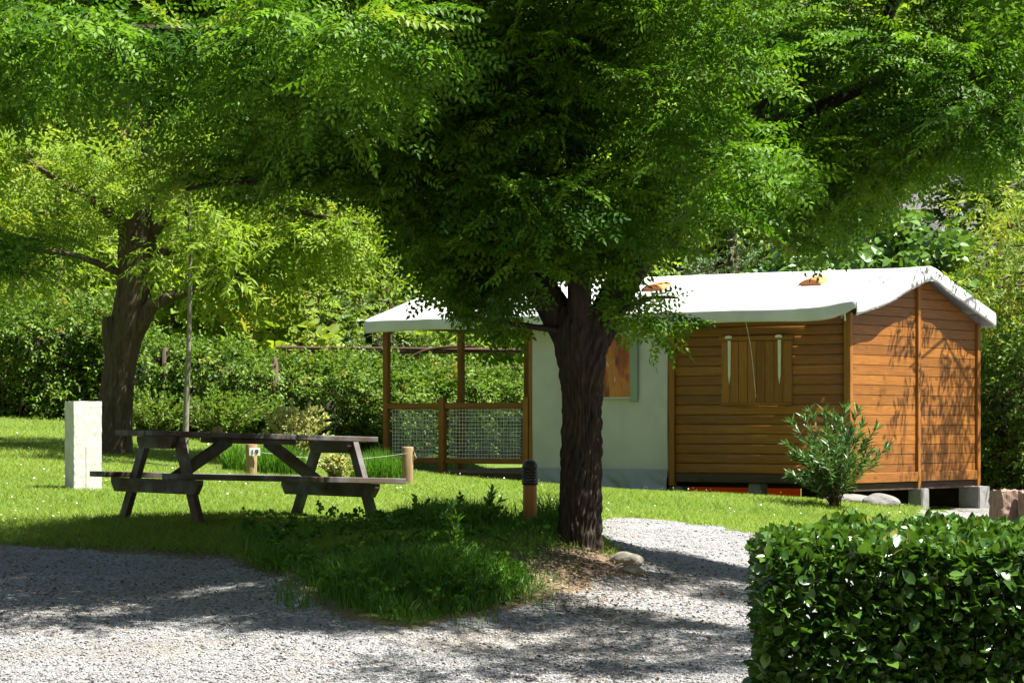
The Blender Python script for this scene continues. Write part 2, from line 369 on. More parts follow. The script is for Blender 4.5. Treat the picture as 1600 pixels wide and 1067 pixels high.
# ------------------------------------------------------------------ foliage templates (verts, tris, per-vertex shade offset)
def unit(v): return v / (np.linalg.norm(v, axis=-1, keepdims=True) + 1e-9)
def blade_leaf(base, axis, nrm, L, W, fold=.2):   # a pointed leaf of four triangles
    axis = unit(axis); side = unit(np.cross(nrm, axis)); up = np.cross(axis, side)
    m = base + axis * L * .45 - up * L * .06; tip = base + axis * L - up * L * .14
    V = np.array([base, m + side * W / 2 + up * W * fold, tip, m - side * W / 2 + up * W * fold]); return V, np.array([(0, 1, 2), (0, 2, 3)])
def pinnate(r, L=.21, pairs=6, lw=.021, ll=.046):
    parts = []; droop = r.uniform(.0, .35)
    for k in range(pairs):
        s = (k + 1.1) / (pairs + .6); b = np.array([s * L, 0, -droop * L * s * s])
        for sg in (-1, 1):
            ax = np.array([.45 + r.normal() * .12, sg, -.25 + r.normal() * .2]); parts.append(blade_leaf(b, ax, np.array([r.normal() * .25, r.normal() * .25, 1]), ll * r.uniform(.8, 1.1), lw))
    parts.append(blade_leaf(np.array([L, 0, -droop * L]), np.array([1, 0, -.4]), np.array([0, 0, 1.]), ll, lw)); return merge(parts)
def rotz(a):
    c, s = math.cos(a), math.sin(a); return np.array([[c, -s, 0], [s, c, 0], [0, 0, 1]])
def twig_template(r, leafs, tl, n, stem=.003, spread=1.0):   # n leaves along a twig of length tl lying along +x
    parts = []
    for k in range(n):
        s = (k + .6) / n; V, T = leafs(r); a = (1 if k % 2 else -1) * r.uniform(.5, 1.25) * spread * (1 - .55 * (k == n - 1))
        rx = r.normal() * .5; c, s2 = math.cos(rx), math.sin(rx); R = rotz(a) @ np.array([[1, 0, 0], [0, c, -s2], [0, s2, c]])
        parts.append((V @ R.T + np.array([s * tl, 0, -.12 * tl * s * s + r.normal() * .012]), T))
    parts.append(tube_arrays([(0, 0, 0), (tl * .5, 0, -.03 * tl), (tl, 0, -.12 * tl)], [stem, stem * .7, stem * .3], 3, False)); return merge(parts)
tr_ = np.random.default_rng(5)
TW_LOCUST = [twig_template(tr_, lambda q: pinnate(q, .22, 5, .028, .058), .38, 7) for _ in range(4)]
def lance(L, W): return lambda r: blade_leaf(np.zeros(3), np.array([1, 0, -.35 + r.normal() * .25]), np.array([r.normal() * .4, r.normal() * .4, 1]), L * r.uniform(.75, 1.15), W)
def broad(L, W):
    def f(r):
        b = r.uniform(.7, 1.15); L_, W_ = L * b, W * b
        V = np.array([(0, 0, 0), (.28 * L_, .46 * W_, .02), (.62 * L_, .42 * W_, .01), (L_, 0, -.15 * L_), (.62 * L_, -.42 * W_, .01), (.28 * L_, -.46 * W_, .02), (.5 * L_, 0, -.012)])
        T = np.array([(0, 1, 6), (1, 2, 6), (2, 3, 6), (3, 4, 6), (4, 5, 6), (5, 0, 6)]); a = r.normal() * .4; c, s = math.cos(a), math.sin(a)
        return V @ np.array([[c, 0, s], [0, 1, 0], [-s, 0, c]]).T, T
    return f
TW_LANCE = [twig_template(tr_, lance(.13, .035), .32, 9) for _ in range(4)]
TW_SMALL = [twig_template(tr_, lance(.055, .03), .26, 12) for _ in range(4)]
TW_FAR = [twig_template(tr_, lance(.12, .065), .4, 9, .005) for _ in range(4)]
TW_FARBIG = [twig_template(tr_, lance(.22, .11), .7, 9, .008) for _ in range(4)]
TW_BROAD = [twig_template(tr_, broad(.17, .14), .35, 6, .006) for _ in range(3)]

def scatter(tmpls, pos, axis, r, smin=.8, smax=1.2, up_jit=.45, base_tint=None, tint_jit=.25):
    n = len(pos); ax = unit(axis); up = np.array([0, 0, 1.]) + r.normal(size=(n, 3)) * up_jit
    sd = unit(np.cross(up, ax)); up = np.cross(ax, sd); S = r.uniform(smin, smax, n); which = r.integers(0, len(tmpls), n)
    if base_tint is None: base_tint = np.full(n, .45)
    tint = np.clip(base_tint + r.normal(size=n) * tint_jit, 0, 1); Vs, Ts, tt, off = [], [], [], 0
    for k, (V, T) in enumerate(tmpls):
        s = np.nonzero(which == k)[0]
        if not len(s): continue
        R = np.stack([ax[s], sd[s], up[s]], 2) * S[s, None, None]
        W = np.einsum('nij,vj->nvi', R, V) + pos[s, None, :]; m = len(V)
        Vs.append(W.reshape(-1, 3)); Ts.append((T[None] + (np.arange(len(s)) * m)[:, None, None]).reshape(-1, 3) + off); off += len(s) * m
        tt.append(np.clip(np.repeat(tint[s], m) + r.normal(size=len(s) * m) * .04, 0, 1))
    return np.concatenate(Vs), np.concatenate(Ts), np.concatenate(tt)
def sub_clumps(blobs, per_vol, r, rmin, rmax, shell=.55):   # break crown lobes into uneven clumps
    out = []
    for (c, R, dens) in blobs:
        c = np.array(c); R = np.array(R); n = max(3, int(dens * per_vol * R.prod() * 4.19))
        for _ in range(n):
            d = unit(r.normal(size=3)); rad = shell + (1 - shell) * r.uniform() if r.uniform() < .75 else r.uniform(0, shell)
            out.append((c + d * R * rad, r.uniform(rmin, rmax), d * R / R.max()))
    return out
def clump_twigs(clumps, per, r, flat=.45, droop=.25):
    pos, ax, tb = [], [], []
    for (c, rad, od) in clumps:
        n = max(4, int(per * (rad / .4) ** 2)); d = unit(r.normal(size=(n, 3))); q = r.uniform(.15, 1, n) ** .6
        off = d * q[:, None] * rad * np.array([1, 1, flat]); pos.append(c + off)
        ax.append(unit(off * np.array([1, 1, .6])) + .5 * unit(od[None] + 1e-6) + r.normal(size=(n, 3)) * .35 + np.array([0, 0, -droop])); tb.append(np.full(n, .45 + r.normal() * .12))
    return np.concatenate(pos), np.concatenate(ax), np.concatenate(tb)
def crown(name, blobs, per_vol, per_clump, tmpls, mat, parent, r, rmin=.25, rmax=.5, flat=.45, droop=.25, smin=.8, smax=1.2, shell=.55, keep=None):
    cl = sub_clumps(blobs, per_vol, r, rmin, rmax, shell)
    pos, ax, tb = clump_twigs(cl, per_clump, r, flat, droop)
    if keep is not None:
        k = keep(pos) & keep(pos + unit(ax) * .42 * smax + np.array([0, 0, -.05])) & keep(pos + unit(ax) * .25); pos, ax, tb = pos[k], ax[k], tb[k]
    V, T, tt = scatter(tmpls, pos, ax, r, smin, smax, .45, tb)
    o = arr(name, V, T, mat, parent, tt); return o, cl
def twigs_to(cl, limb_pts, r, r0=.018, every=2, longest=9):      # thin branches that carry the clumps
    parts = []; L = np.asarray(limb_pts)
    for c, rad, _ in cl[::every]:
        if np.linalg.norm(L - c, axis=1).min() > longest: continue
        w = np.linalg.norm((L - c) * np.array([1, 1, 1.4]), axis=1); a = L[np.argsort(w)[r.integers(0, 3)]]
        m = (a + c) / 2 + r.normal(size=3) * .12 * np.linalg.norm(c - a); m[2] += .08 * np.linalg.norm(c - a)
        parts.append(tube_arrays(spline([a, m, c], 6), np.linspace(r0, r0 * .25, 6), 5, False))
    return merge(parts)
def bark_tube(pts, rad, rows, seg, amp, nf, seed):   # trunk or limb with furrowed bark
    pts = np.asarray(pts, float); q = spline(np.concatenate([pts, np.asarray(rad)[:, None]], 1), rows); c, R = q[:, :3], q[:, 3]
    tg = unit(np.gradient(c, axis=0)); ref = np.array([0, 1., 0]); V = []; th = np.arange(seg) / seg * 2 * np.pi
    hh = np.concatenate([[0], np.cumsum(np.linalg.norm(np.diff(c, axis=0), axis=1))])
    for i in range(rows):
        a = unit(np.cross(ref, tg[i])); b = np.cross(tg[i], a); z = hh[i]
        w = th + .25 * np.sin(z * 2.1 + seed) + .12 * np.sin(z * 6.3 + seed * 2 + 2 * th)
        rid = np.abs(np.sin(w * nf / 2 + .8 * np.sin(z * 4 + th * 3))) ** .6 + .5 * np.abs(np.sin(w * nf * .83 + 1.3 * np.sin(z * 9 + th * 5)))
        brk = .6 * np.sin(z * 37 + 3 * np.sin(th * 4 + seed)) * np.sin(th * nf / 3 + z * 5); lob = .05 * np.sin(3 * th + seed + z * .8) + .03 * np.sin(5 * th + z * 2.5 + seed)
        rr = R[i] * (1 + lob) + amp * (rid + brk - .8); V.append(c[i] + rr[:, None] * (np.cos(th)[:, None] * a + np.sin(th)[:, None] * b))
    V = np.concatenate(V); ii = np.arange(rows * seg).reshape(rows, seg); jj = np.roll(ii, -1, 1)
    T = np.concatenate([np.stack([ii[:-1], jj[:-1], jj[1:]], -1).reshape(-1, 3), np.stack([ii[:-1], jj[1:], ii[1:]], -1).reshape(-1, 3)])
    cap = np.array([(ii[-1, 0], ii[-1, j], ii[-1, j + 1]) for j in range(1, seg - 1)]); return V, np.concatenate([T, cap])
# ------------------------------------------------------------------ the wood and canvas lodge
AL = math.radians(36); C0 = P(1330, 665, 38.3); HB = .42
hut = empty('canvas_lodge', (C0[0], C0[1], HB), (0, 0, -AL))
tag(hut, 'orange timber lodge with white canvas roof and railed porch on the lawn', 'cabin')
def hz(z): return z - HB                       # height above sea level -> height above the lodge's base
LEN, WID, EAVE, RISE, FLOOR = 8.15, 3.78, 2.97, .66, .78
XW, XC = -2.92, -5.29                           # ends of the timber part and of the canvas part
def roofz(w): return EAVE + RISE * (1 - abs(w - WID / 2) / (WID / 2))
# front wall: rounded boards
fw = slab('front_wall', XW + .09, -.095, .012, .03, hz(FLOOR), hz(2.98), 'dark_beam_x', hut, 0)
PIT = .137; prof = [(.011, .002), (-.003, .003), (-.009, .008), (-.012, .030), (-.0125, .095), (-.0105, .126), (-.005, .134), (.011, .135)]
def board_mesh(x0, x1): 
    V = []
    for x in (x0, x1): V += [(x, y, z) for y, z in prof]
    n = len(prof); bm = bmesh.new(); vv = [bm.verts.new(v) for v in V]
    for i in range(n): f = bm.faces.new((vv[i], vv[i + n], vv[(i + 1) % n + n], vv[(i + 1) % n])); f.smooth = i < n - 1
    bm.faces.new(vv[:n][::-1]); bm.faces.new(vv[n:]); bmesh.ops.recalc_face_normals(bm, faces=bm.faces[:])
    me = bpy.data.meshes.new('board'); bm.to_mesh(me); bm.free(); return me
bme = board_mesh(XW + .09, -.10)
for k in range(16):
    b = link('board', bme, 'stain_x', fw); b.location = (0, random.uniform(-.002, .002), hz(FLOOR) + .002 + k * PIT)
slab('corner_post', -.092, .012, -.045, .035, hz(.66), hz(2.99), 'stain_z', hut)
slab('wall_post', XW - .02, XW + .085, -.035, .05, hz(.60), hz(2.99), 'stain_z', hut)
slab('top_plate', XW + .088, -.096, -.03, .05, hz(2.975), hz(3.03), 'stain_x', hut)
# shutter with strap hinges
sh = slab('shutter', -2.04, -.90, -.040, -.026, hz(1.745), hz(2.70), 'stain_z', hut, .003)
pw = 1.14 / 8
pme = box_mesh('plank', pw - .006, .018, .86, .004)
for k in range(8):
    p = link('plank', pme, 'stain_z', sh); p.location = (-2.04 + pw * (k + .5), -.049, hz(2.195))
slab('shutter_rail', -2.07, -.87, -.075, -.030, hz(2.635), hz(2.70), 'stain_x', sh)
slab('shutter_rail', -2.05, -.89, -.070, -.030, hz(1.735), hz(1.775), 'stain_x', sh)
for x in (-1.90, -1.09):
    h = prism('hinge_strap', [(x - .026, hz(2.68)), (x + .026, hz(2.68)), (x + .02, hz(2.15)), (x, hz(2.02)), (x - .02, hz(2.15))], 1, -.069, -.061, 'galvanised', sh)
    prism('hinge_knuckle', [(x - .05, hz(2.665)), (x + .05, hz(2.665)), (x + .06, hz(2.69)), (x + .03, hz(2.705)), (x - .03, hz(2.705)), (x - .06, hz(2.69))], 1, -.092, -.077, 'galvanised', sh)
V, T = tube_arrays(spline([(-1.52, -.25, hz(2.88)), (-1.50, -.14, hz(2.5)), (-1.455, -.085, hz(1.84))], 8), .004, 5)
arr('guy_cord', V, T, 'cord', hut)
# gable wall: boards clipped by the roof slope
def clip_roof(y0, y1, z0, z1, off=.03):
    poly = [(y0, z0), (y1, z0)]
    t0, t1 = roofz(y0) - off, roofz(y1) - off
    if z0 >= max(t0, t1) - .02: return None
    def at(z):  # w where roof line has height z
        f = (z - t0) / (t1 - t0); return y0 + f * (y1 - y0)
    if t1 > t0:
        if z0 > t0: poly[0] = (at(z0), z0)
        poly += [(y1, min(z1, t1))] + ([(at(z1), z1)] if t0 < z1 < t1 else [])
        if t0 > z0: poly += [(y0, min(z1, t0))]
    else:
        if z0 > t1: poly[1] = (at(z0), z0)
        if t1 > z0: poly += [(y1, min(z1, t1))]
        poly += ([(at(z1), z1)] if t1 < z1 < t0 else []) + [(y0, min(z1, t0))]
    return poly
gw = prism('gable_wall', [(.03, hz(FLOOR)), (WID - .05, hz(FLOOR)), (WID - .05, hz(roofz(WID - .05) - .03)), (WID / 2, hz(roofz(WID / 2) - .03)), (.03, hz(roofz(.03) - .03))], 0, -.03, -.012, 'dark_gap', hut)
for (y0, y1) in ((.04, WID / 2 - .045), (WID / 2 + .045, WID - .085)):
    for k in range(22):
        z0 = FLOOR + .002 + k * PIT; poly = clip_roof(y0, y1, z0, z0 + PIT - .008)
        if poly is None: continue
        j = random.uniform(-.003, .003); prism('board', [(y, hz(z)) for y, z in poly], 0, -.010, .006 + j, 'stain_y', gw)
for y0, y1 in ((WID / 2 - .042, WID / 2 + .042), (WID - .082, WID + .01)):
    slab('gable_post', -.03, .05, y0, y1, hz(.57), hz(roofz((y0 + y1) / 2) - .03), 'stain_z', hut)
slab('base_board', .008, .045, .02, WID / 2 - .045, hz(.665), hz(.80), 'stain_y', hut); slab('base_board', .008, .045, WID / 2 + .045, WID - .085, hz(.665), hz(.80), 'stain_y', hut)
slab('side_beam', -.10, .0, .05, WID - .09, hz(.55), hz(.66), 'dark_beam_y', hut)
# back wall, inner partition, floor and its bearers
slab('back_wall', XC, -.035, WID - .04, WID - .01, hz(FLOOR), hz(EAVE), 'stain_x', hut)
slab('floor_frame', XW + .1, -.1, -.02, .06, hz(.655), hz(.776), 'dark_beam_x', hut)
slab('floor', XC, -.11, .062, WID - .06, hz(.70), hz(.772), 'deck_x', hut)
for y in (.5, 1.9, 3.3): slab('bearer', XC, -.12, y - .05, y + .05, hz(.575), hz(.698), 'dark_beam_x', hut)
slab('back_skirt', -5.25, -3.0, WID + .012, WID + .03, hz(.24), hz(.62), 'orange_tarp', hut, 0)
slab('underfloor_shade', -2.98, -.1, WID + .012, WID + .03, hz(.16), hz(.66), 'dark_beam_x', hut, 0); slab('underfloor_shade', -LEN, -5.27, WID + .012, WID + .03, hz(.16), hz(.62), 'dark_beam_x', hut, 0)  # dark strips added to stand in for the shade below the floor
# canvas wall with rippled skirt
def cloth(name, x0, x1, z0, z1, nxx, nzz, fn, mat, parent):
    xs = np.linspace(x0, x1, nxx); zs = np.linspace(z0, z1, nzz); X, Z = np.meshgrid(xs, zs); Y = fn(X, Z)
    i = np.arange(X.size).reshape(X.shape); q = np.stack([i[:-1, :-1], i[:-1, 1:], i[1:, 1:], i[1:, :-1]], -1).reshape(-1, 4)
    o = arr(name, np.stack([X, Y, hz(Z)], -1).reshape(-1, 3), q, mat, parent, None, True); m = o.modifiers.new('s', 'SOLIDIFY'); m.thickness = .006; return o
def wallfn(X, Z): return -.055 - .010 * wob(np.stack([X, Z], -1), 2.2) * np.clip((2.9 - Z), 0, 1) - .009 * np.sin(X * 9 + .8 * np.sin(Z * 2)) - .006 * wob(np.stack([X * 2, Z * .5], -1), 6, 15)
def skirtfn(X, Z):
    k = np.clip((.86 - Z) / .35, 0, 1); return wallfn(X, Z) - .004 - k * .07 - .075 * k * wob(np.stack([X, Z * 1.6], -1), 4.5) - .05 * k * np.abs(wob(np.stack([X, Z * 2], -1), 8, 10))
cw = cloth('canvas_wall', XC, XW - .02, .80, 3.0, 70, 60, wallfn, 'wall_canvas', hut)
cloth('ground_skirt', XC, XW - .02, .38, .83, 90, 26, skirtfn, 'skirt_canvas', cw)
slab('window_curtain', -4.75, -3.55, -.088, -.076, hz(1.86), hz(2.72), 'curtain_print', cw, .002)
slab('window_flap', -3.55, -3.42, -.105, -.074, hz(1.79), hz(2.75), 'flap_canvas', cw, .01)
slab('window_hem', -4.75, -3.55, -.094, -.078, hz(1.835), hz(1.862), 'wall_canvas', cw, .003)
bar('edge_piping', (XW - .028, -.082, hz(.82)), (XW - .028, -.082, hz(2.95)), .016, .016, 'yellow_piping', cw, .004)
bar('edge_seam', (XW - .055, -.080, hz(.55)), (XW - .055, -.080, hz(2.95)), .018, .012, 'roof_canvas', cw, .003)
pt = cloth('partition', .0, WID - .06, .80, 3.3, 20, 20, lambda X, Z: 0 * X, 'roof_canvas', hut)
pt.rotation_euler = (0, 0, math.pi / 2); pt.location = (XC + .03, .02, 0)
# roof: one sheet with hanging edges all round
OV = .26; OB = .14; YS = np.concatenate([np.linspace(-OV, WID / 2, 34), np.linspace(WID / 2, WID + OB, 34)[1:]])
XS = np.linspace(-LEN - .14, .22, 130)
def sheet_z(X, Y):
    s = 1 - np.abs(Y - WID / 2) / (WID / 2 + OV); z = 3.06 + .66 * np.clip(s, 0, 1)
    ridge = np.exp(-((Y - WID / 2) / .12) ** 2) * -.03
    sag = -.035 * np.sin(np.clip(s, 0, 1) * np.pi) * (.6 + .4 * np.cos((X + 1.4) / 2.72 * 2 * np.pi)); sg2 = -.02 * (1 - np.cos((X + .0) / 1.36 * 2 * np.pi)) * np.clip(s * 1.0, 0, 1) * (1 - np.clip(s, 0, 1))
    lift = .07 * np.exp(-((X - .2) / .5) ** 2) * np.exp(-((Y + OV) / .5) ** 2)
    return z + ridge + sag + sg2 + lift + .0025 * wob(np.stack([X, Y * 2], -1), 4) + .004 * wob(np.stack([X * .7, Y * 2.2], -1), 6, 12) * np.exp(-((X - .1) / .8) ** 2)
rows = []; 
for y in YS: rows.append(np.stack([XS, np.full_like(XS, y), sheet_z(XS, np.full_like(XS, y))], 1))
def hang(edge_pts, out, drop, n=6):
    L = [];
    s = np.arange(len(edge_pts))
    for k in range(1, n + 1):
        f = k / n; p = edge_pts.copy(); d = drop if np.ndim(drop) else np.full(len(p), drop)
        p[:, 2] -= d * f; p[:, :2] += np.asarray(out) * (.012 * math.sin(f * 2.2) + (.010 * np.sin(p[:, :2].sum(1) * 7 + 2 * np.sin(p[:, :2].sum(1) * 1.7)) + .006 * wob(p[:, :2], 13, 20))[:, None] * f); L.append(p)
    return L
dropF = .20 - .03 * np.abs(np.sin((XS + .2) / 2.72 * np.pi)) - .09 * np.exp(-((XS - .26) / .22) ** 2)
front = hang(rows[0], (0, -1), dropF); back = hang(rows[-1], (0, 1), np.full(len(XS), .2))
def sheet(G):
    i = np.arange(G.shape[0] * G.shape[1]).reshape(G.shape[:2]); return G.reshape(-1, 3) - np.array([0, 0, HB]), np.stack([i[:-1, :-1], i[:-1, 1:], i[1:, 1:], i[1:, :-1]], -1).reshape(-1, 4)
V, T = sheet(np.array(rows)); roof = arr('roof', V, T, 'roof_canvas', hut, None, True); m = roof.modifiers.new('s', 'SOLIDIFY'); m.thickness = .008
hangs_ = [np.array([rows[0]] + front), np.array([rows[-1]] + back)]
for end, out in ((-1, (1, 0)), (0, (-1, 0))):
    e = np.array([r[end] for r in rows]); hangs_.append(np.array([e] + hang(e, out, .19)))
for g_ in hangs_:
    V, T = sheet(g_); o = arr('valance', V, T, 'roof_canvas', roof, None, True); m = o.modifiers.new('s', 'SOLIDIFY'); m.thickness = .007
    V, T = tube_arrays(g_[-1][::2] - np.array([0, 0, HB]), .008, 5); arr('hem', V, T, 'wall_canvas', roof, None, True)
for xs in (-1.4, -2.78, -4.16, -5.54, -6.92):
    V, T = tube_arrays([(xs, y, float(sheet_z(np.array(xs), np.array(y))) - HB + .004) for y in YS], .009, 4); arr('seam', V, T, 'wall_canvas', roof, None, True)
# vents: small orange hoods near the ridge
for u in (1030, 1270):
    d = 39.6; best = None
    for it in range(60):
        L = it * .14; w_ = 1.20; X = C0[0] - L * math.cos(AL) + w_ * math.sin(AL); Y = C0[1] + L * math.sin(AL) + w_ * math.cos(AL)
        e = abs(X / Y * F + 800 - u)
        if best is None or e < best[0]: best = (e, L)
    L = best[1]; V = []; n = 13; mm = 8
    for i in range(n):
        a = math.pi * i / (n - 1)
        for j in range(mm):
            f = j / (mm - 1); y = 1.05 + .42 * f; V.append((-L + .19 * math.cos(a) * (1 - f * f) ** .5, y, hz(float(sheet_z(np.array(-L), np.array(y)))) - .01 + .10 * math.sin(a) * (1 - f * f) ** .5))
    i = np.arange(n * mm).reshape(n, mm); q = np.stack([i[:-1, :-1], i[:-1, 1:], i[1:, 1:], i[1:, :-1]], -1).reshape(-1, 4)
    o = arr('vent_hood', V, q, 'orange_hood', roof, None, True); mo = o.modifiers.new('s', 'SOLIDIFY'); mo.thickness = .006
    zf = hz(float(sheet_z(np.array(-L), np.array(1.06)))); prism('vent_panel', [(-L + .18 * math.cos(math.pi * i / 10), zf - .012 + .09 * math.sin(math.pi * i / 10)) for i in range(11)], 1, 1.06, 1.066, 'orange_hood', roof)
# eave bracket at the lifted corner
bar('eave_bracket', (-.12, -.05, hz(2.93)), (.02, -.24, hz(3.00)), .03, .05, 'galvanised', hut)
bar('tie_strap', (.03, -.24, hz(3.02)), (.02, -.20, hz(2.87)), .02, .006, 'cord', hut, 0)
# porch
for w in (0, WID / 2, WID - .09): slab('porch_post', -LEN, -LEN + .09, w, w + .09, hz(.62), hz(3.0 if w != WID / 2 else 3.6), 'stain_z', hut)
slab('porch_post', XC - .09, XC - .005, WID - .09, WID, hz(.62), hz(3.0), 'stain_z', hut)
slab('porch_post', XC - .095, XC - .008, -.02, .07, hz(.62), hz(3.0), 'stain_z', hut)
slab('eave_beam', -LEN + .092, XC - .1, .0, .06, hz(2.93), hz(3.02), 'stain_x', hut)
slab('eave_beam', -LEN + .02, -LEN + .08, .1, WID - .1, hz(2.93), hz(3.02), 'stain_y', hut)
dk = slab('porch_deck', -LEN + .05, XC - .02, .02, WID - .05, hz(.62), hz(.738), 'dark_beam_x', hut)
pme = box_mesh('deck_plank', LEN + XC - .02, .128, .03, .004)
for k in range(28):
    p = link('deck_plank', pme, 'deck_x', dk); p.location = ((-LEN + XC) / 2, -.03 + k * .134 + .067, hz(.755))
slab('deck_fascia', -LEN, XC - .01, -.055, -.032, hz(.60), hz(.738), 'dark_beam_x', hut)
def railing(x0, x1, y0, y1, z0=.92, z1=1.79, ends=True):
    a = Vector((x0, y0, 0)); b = Vector((x1, y1, 0)); d = (b - a).normalized(); up = Vector((0, 0, 1)); L = (b - a).length
    ax = 'x' if abs(d.x) > .5 else 'y'
    r = bar('railing', a + up * hz(z1 - .04), b + up * hz(z1 - .04), .05, .085, 'stain_x', hut)
    def kid(name, p, q, w, h, mat):
        o = bar(name, p, q, w, h, mat, None); o.parent = r; o.matrix_basis = r.matrix_basis.inverted() @ o.matrix_basis
    kid('bottom_rail', a + up * hz(z0), b + up * hz(z0), .045, .075, 'stain_x')
    for e in (a + d * .045, b - d * .045): kid('stile', e + up * hz(z0 - .1), e + up * hz(z1 - .085), .075, .045, 'stain_x')
    parts = []; n = int((L - .18) / .058); nz = int((z1 - z0 - .15) / .055)
    for k in range(n + 1):
        p = a + d * (.09 + (L - .18) * k / n); j = [Vector((random.uniform(-.004, .004), random.uniform(-.004, .004), 0)) for _ in range(5)]
        parts.append(tube_arrays([tuple(p + j[i] + up * hz(z0 + .03 + (z1 - z0 - .11) * i / 4)) for i in range(5)], .0055, 4, False))
    for k in range(nz + 1):
        z = z0 + .05 + (z1 - z0 - .15) * k / nz
        parts.append(tube_arrays([tuple(a + d * (.09 + (L - .18) * i / 4) + up * hz(z + random.uniform(-.005, .005))) for i in range(5)], .0055, 4, False))
    V, T = merge(parts); o = arr('net', V, T, 'net_cord', r); o.matrix_basis = r.matrix_basis.inverted(); o['kind'] = 'stuff'; return r
railing(-LEN + .09, -7.06, .02, .02); railing(-6.96, XC - .19, .02, .02)
slab('rail_post', -7.06, -6.96, -.03, .07, hz(.62), hz(1.86), 'stain_z', hut); slab('rail_post', XC - .19, XC - .10, -.04, .065, hz(.70), hz(1.87), 'stain_z', hut)
railing(-LEN + .045, -LEN + .045, .1, WID / 2 - .01); railing(-LEN + .045, -LEN + .045, WID / 2 + .1, WID - .1)
railing(-LEN + .09, XC - .1, WID - .045, WID - .045)
# foundations
def block(name, u, v0, v1, d, w, dp, label, mat='concrete_grey', rot=-AL, cat='concrete block', group=None):
    p = P(u, v0, d); z1 = p[2]; z0 = gz(p[0], p[1]) - .08; bm = bmesh.new(); bmesh.ops.create_cube(bm, size=1, matrix=Matrix.Diagonal((w, dp, z1 - z0, 1)))
    bmesh.ops.subdivide_edges(bm, edges=bm.edges[:], cuts=5, use_grid_fill=True); bmesh.ops.bevel(bm, geom=[e for e in bm.edges if e.calc_face_angle(0) > 1], offset=.012, segments=2, affect='EDGES')
    for vv in bm.verts: n = Vector(tuple(wob(np.array(vv.co) + p, 30 + 3 * i, 3 * i, 6) for i in range(3))); vv.co += n * .004
    me = bpy.data.meshes.new(name); bm.to_mesh(me); bm.free(); o = link(name, me, mat); o.location = (p[0], p[1], (z0 + z1) / 2); o.rotation_euler = (0, 0, rot)
    return tag(o, label, cat, group)
def under(x, y, label, w=.22, top=.572):
    q = hut.matrix_basis @ Vector((x, y, 0)); o = block('concrete_block', q.x / q.y * F + 800, 665 - (top - CZ) / q.y * F, 0, q.y, w, w, label, group='foundation blocks'); return o
bpy.context.view_layer.update()
hm = Matrix.Translation((C0[0], C0[1], HB)) @ Matrix.Rotation(-AL, 4, 'Z'); hut.matrix_basis = hm
under(.03, WID / 2, 'pale concrete block under the middle post of the timber gable', .22, .566)
under(.0, WID - .1, 'grey concrete block under the right hand corner post of the gable', .34, .566)
under(-1.55, .12, 'dark concrete block under the timber wall left of the oleander', .2, .65)
under(-2.86, .12, 'dark concrete block where the canvas wall meets the timber wall', .22, .59)
under(-7.0, .1, 'concrete block in shade below the porch rail post', .25, .61)

# ------------------------------------------------------------------ picnic table
TH = math.radians(33); tl = Vector((math.cos(TH), math.sin(TH), 0)); tw = Vector((math.sin(TH), -math.cos(TH), 0))
nf = P(310, 820, 22.8); org = Vector((nf[0], nf[1], 0)) + tl * .825 - tw * .75
pt_ = empty('picnic_table', (org.x, org.y, gz(org.x, org.y) - .035), (0, math.radians(1.7), TH)); tag(pt_, 'weathered dark timber picnic table with two attached benches on the shaded lawn', 'picnic table')
pt_.rotation_mode = 'XYZ'; pt_.matrix_basis = Matrix.Translation(pt_.location) @ Matrix.Rotation(TH, 4, 'Z') @ Matrix.Rotation(math.radians(1.6), 4, 'Y')
HL = 1.07
for k in range(5): slab('top_plank', -HL + random.uniform(-.006, .006), HL, -.355 + k * .143, -.355 + k * .143 + .138, .705, .75, 'grey_table_x', pt_, .005)
for s in (-1, 1):
    for j in range(2): slab('seat_plank', -HL, HL, s * .70 - .142 + j * .145, s * .70 - .142 + j * .145 + .139, .355, .402, 'grey_table_x', pt_, .005)
for x in (-.825, .825):
    prism('top_bearer', [(-.34, .703), (.34, .703), (.34, .665), (.29, .605), (-.29, .605), (-.34, .665)], 0, x - .05, x - .005, 'grey_table_y', pt_)
    prism('seat_bearer', [(-.83, .353), (.83, .353), (.83, .315), (.76, .235), (-.76, .235), (-.83, .315)], 0, x - .05, x - .005, 'grey_table_y', pt_)
    for s in (-1, 1):
        prism('leg', [(s * .235, .703), (s * .355, .703), (s * .80, -.05), (s * .68, -.05)], 0, x, x + .05, 'grey_table_z', pt_)
for s in (-1, 1): bar('brace', (s * .775, 0, .30), (s * .18, 0, .69), .045, .10, 'grey_table_x', pt_)
for x in (-.825, .825):
    for s in (-1, 1):
        for (yy, zz) in ((.31, .655), (.53, .30)):
            V, T = lathe_arrays([(.011, 0), (.011, .008), (.001, .010)], 8); ob = arr('bolt', V, T, 'galvanised', pt_); ob.matrix_basis = Matrix.Translation((x + (.05 if x > 0 else -.0), s * yy, zz)) @ Matrix.Rotation(math.radians(90 if x > 0 else -90), 4, 'Y')
slab('centre_batten', -.3, .3, -.3, .3, .665, .703, 'grey_table_y', pt_)

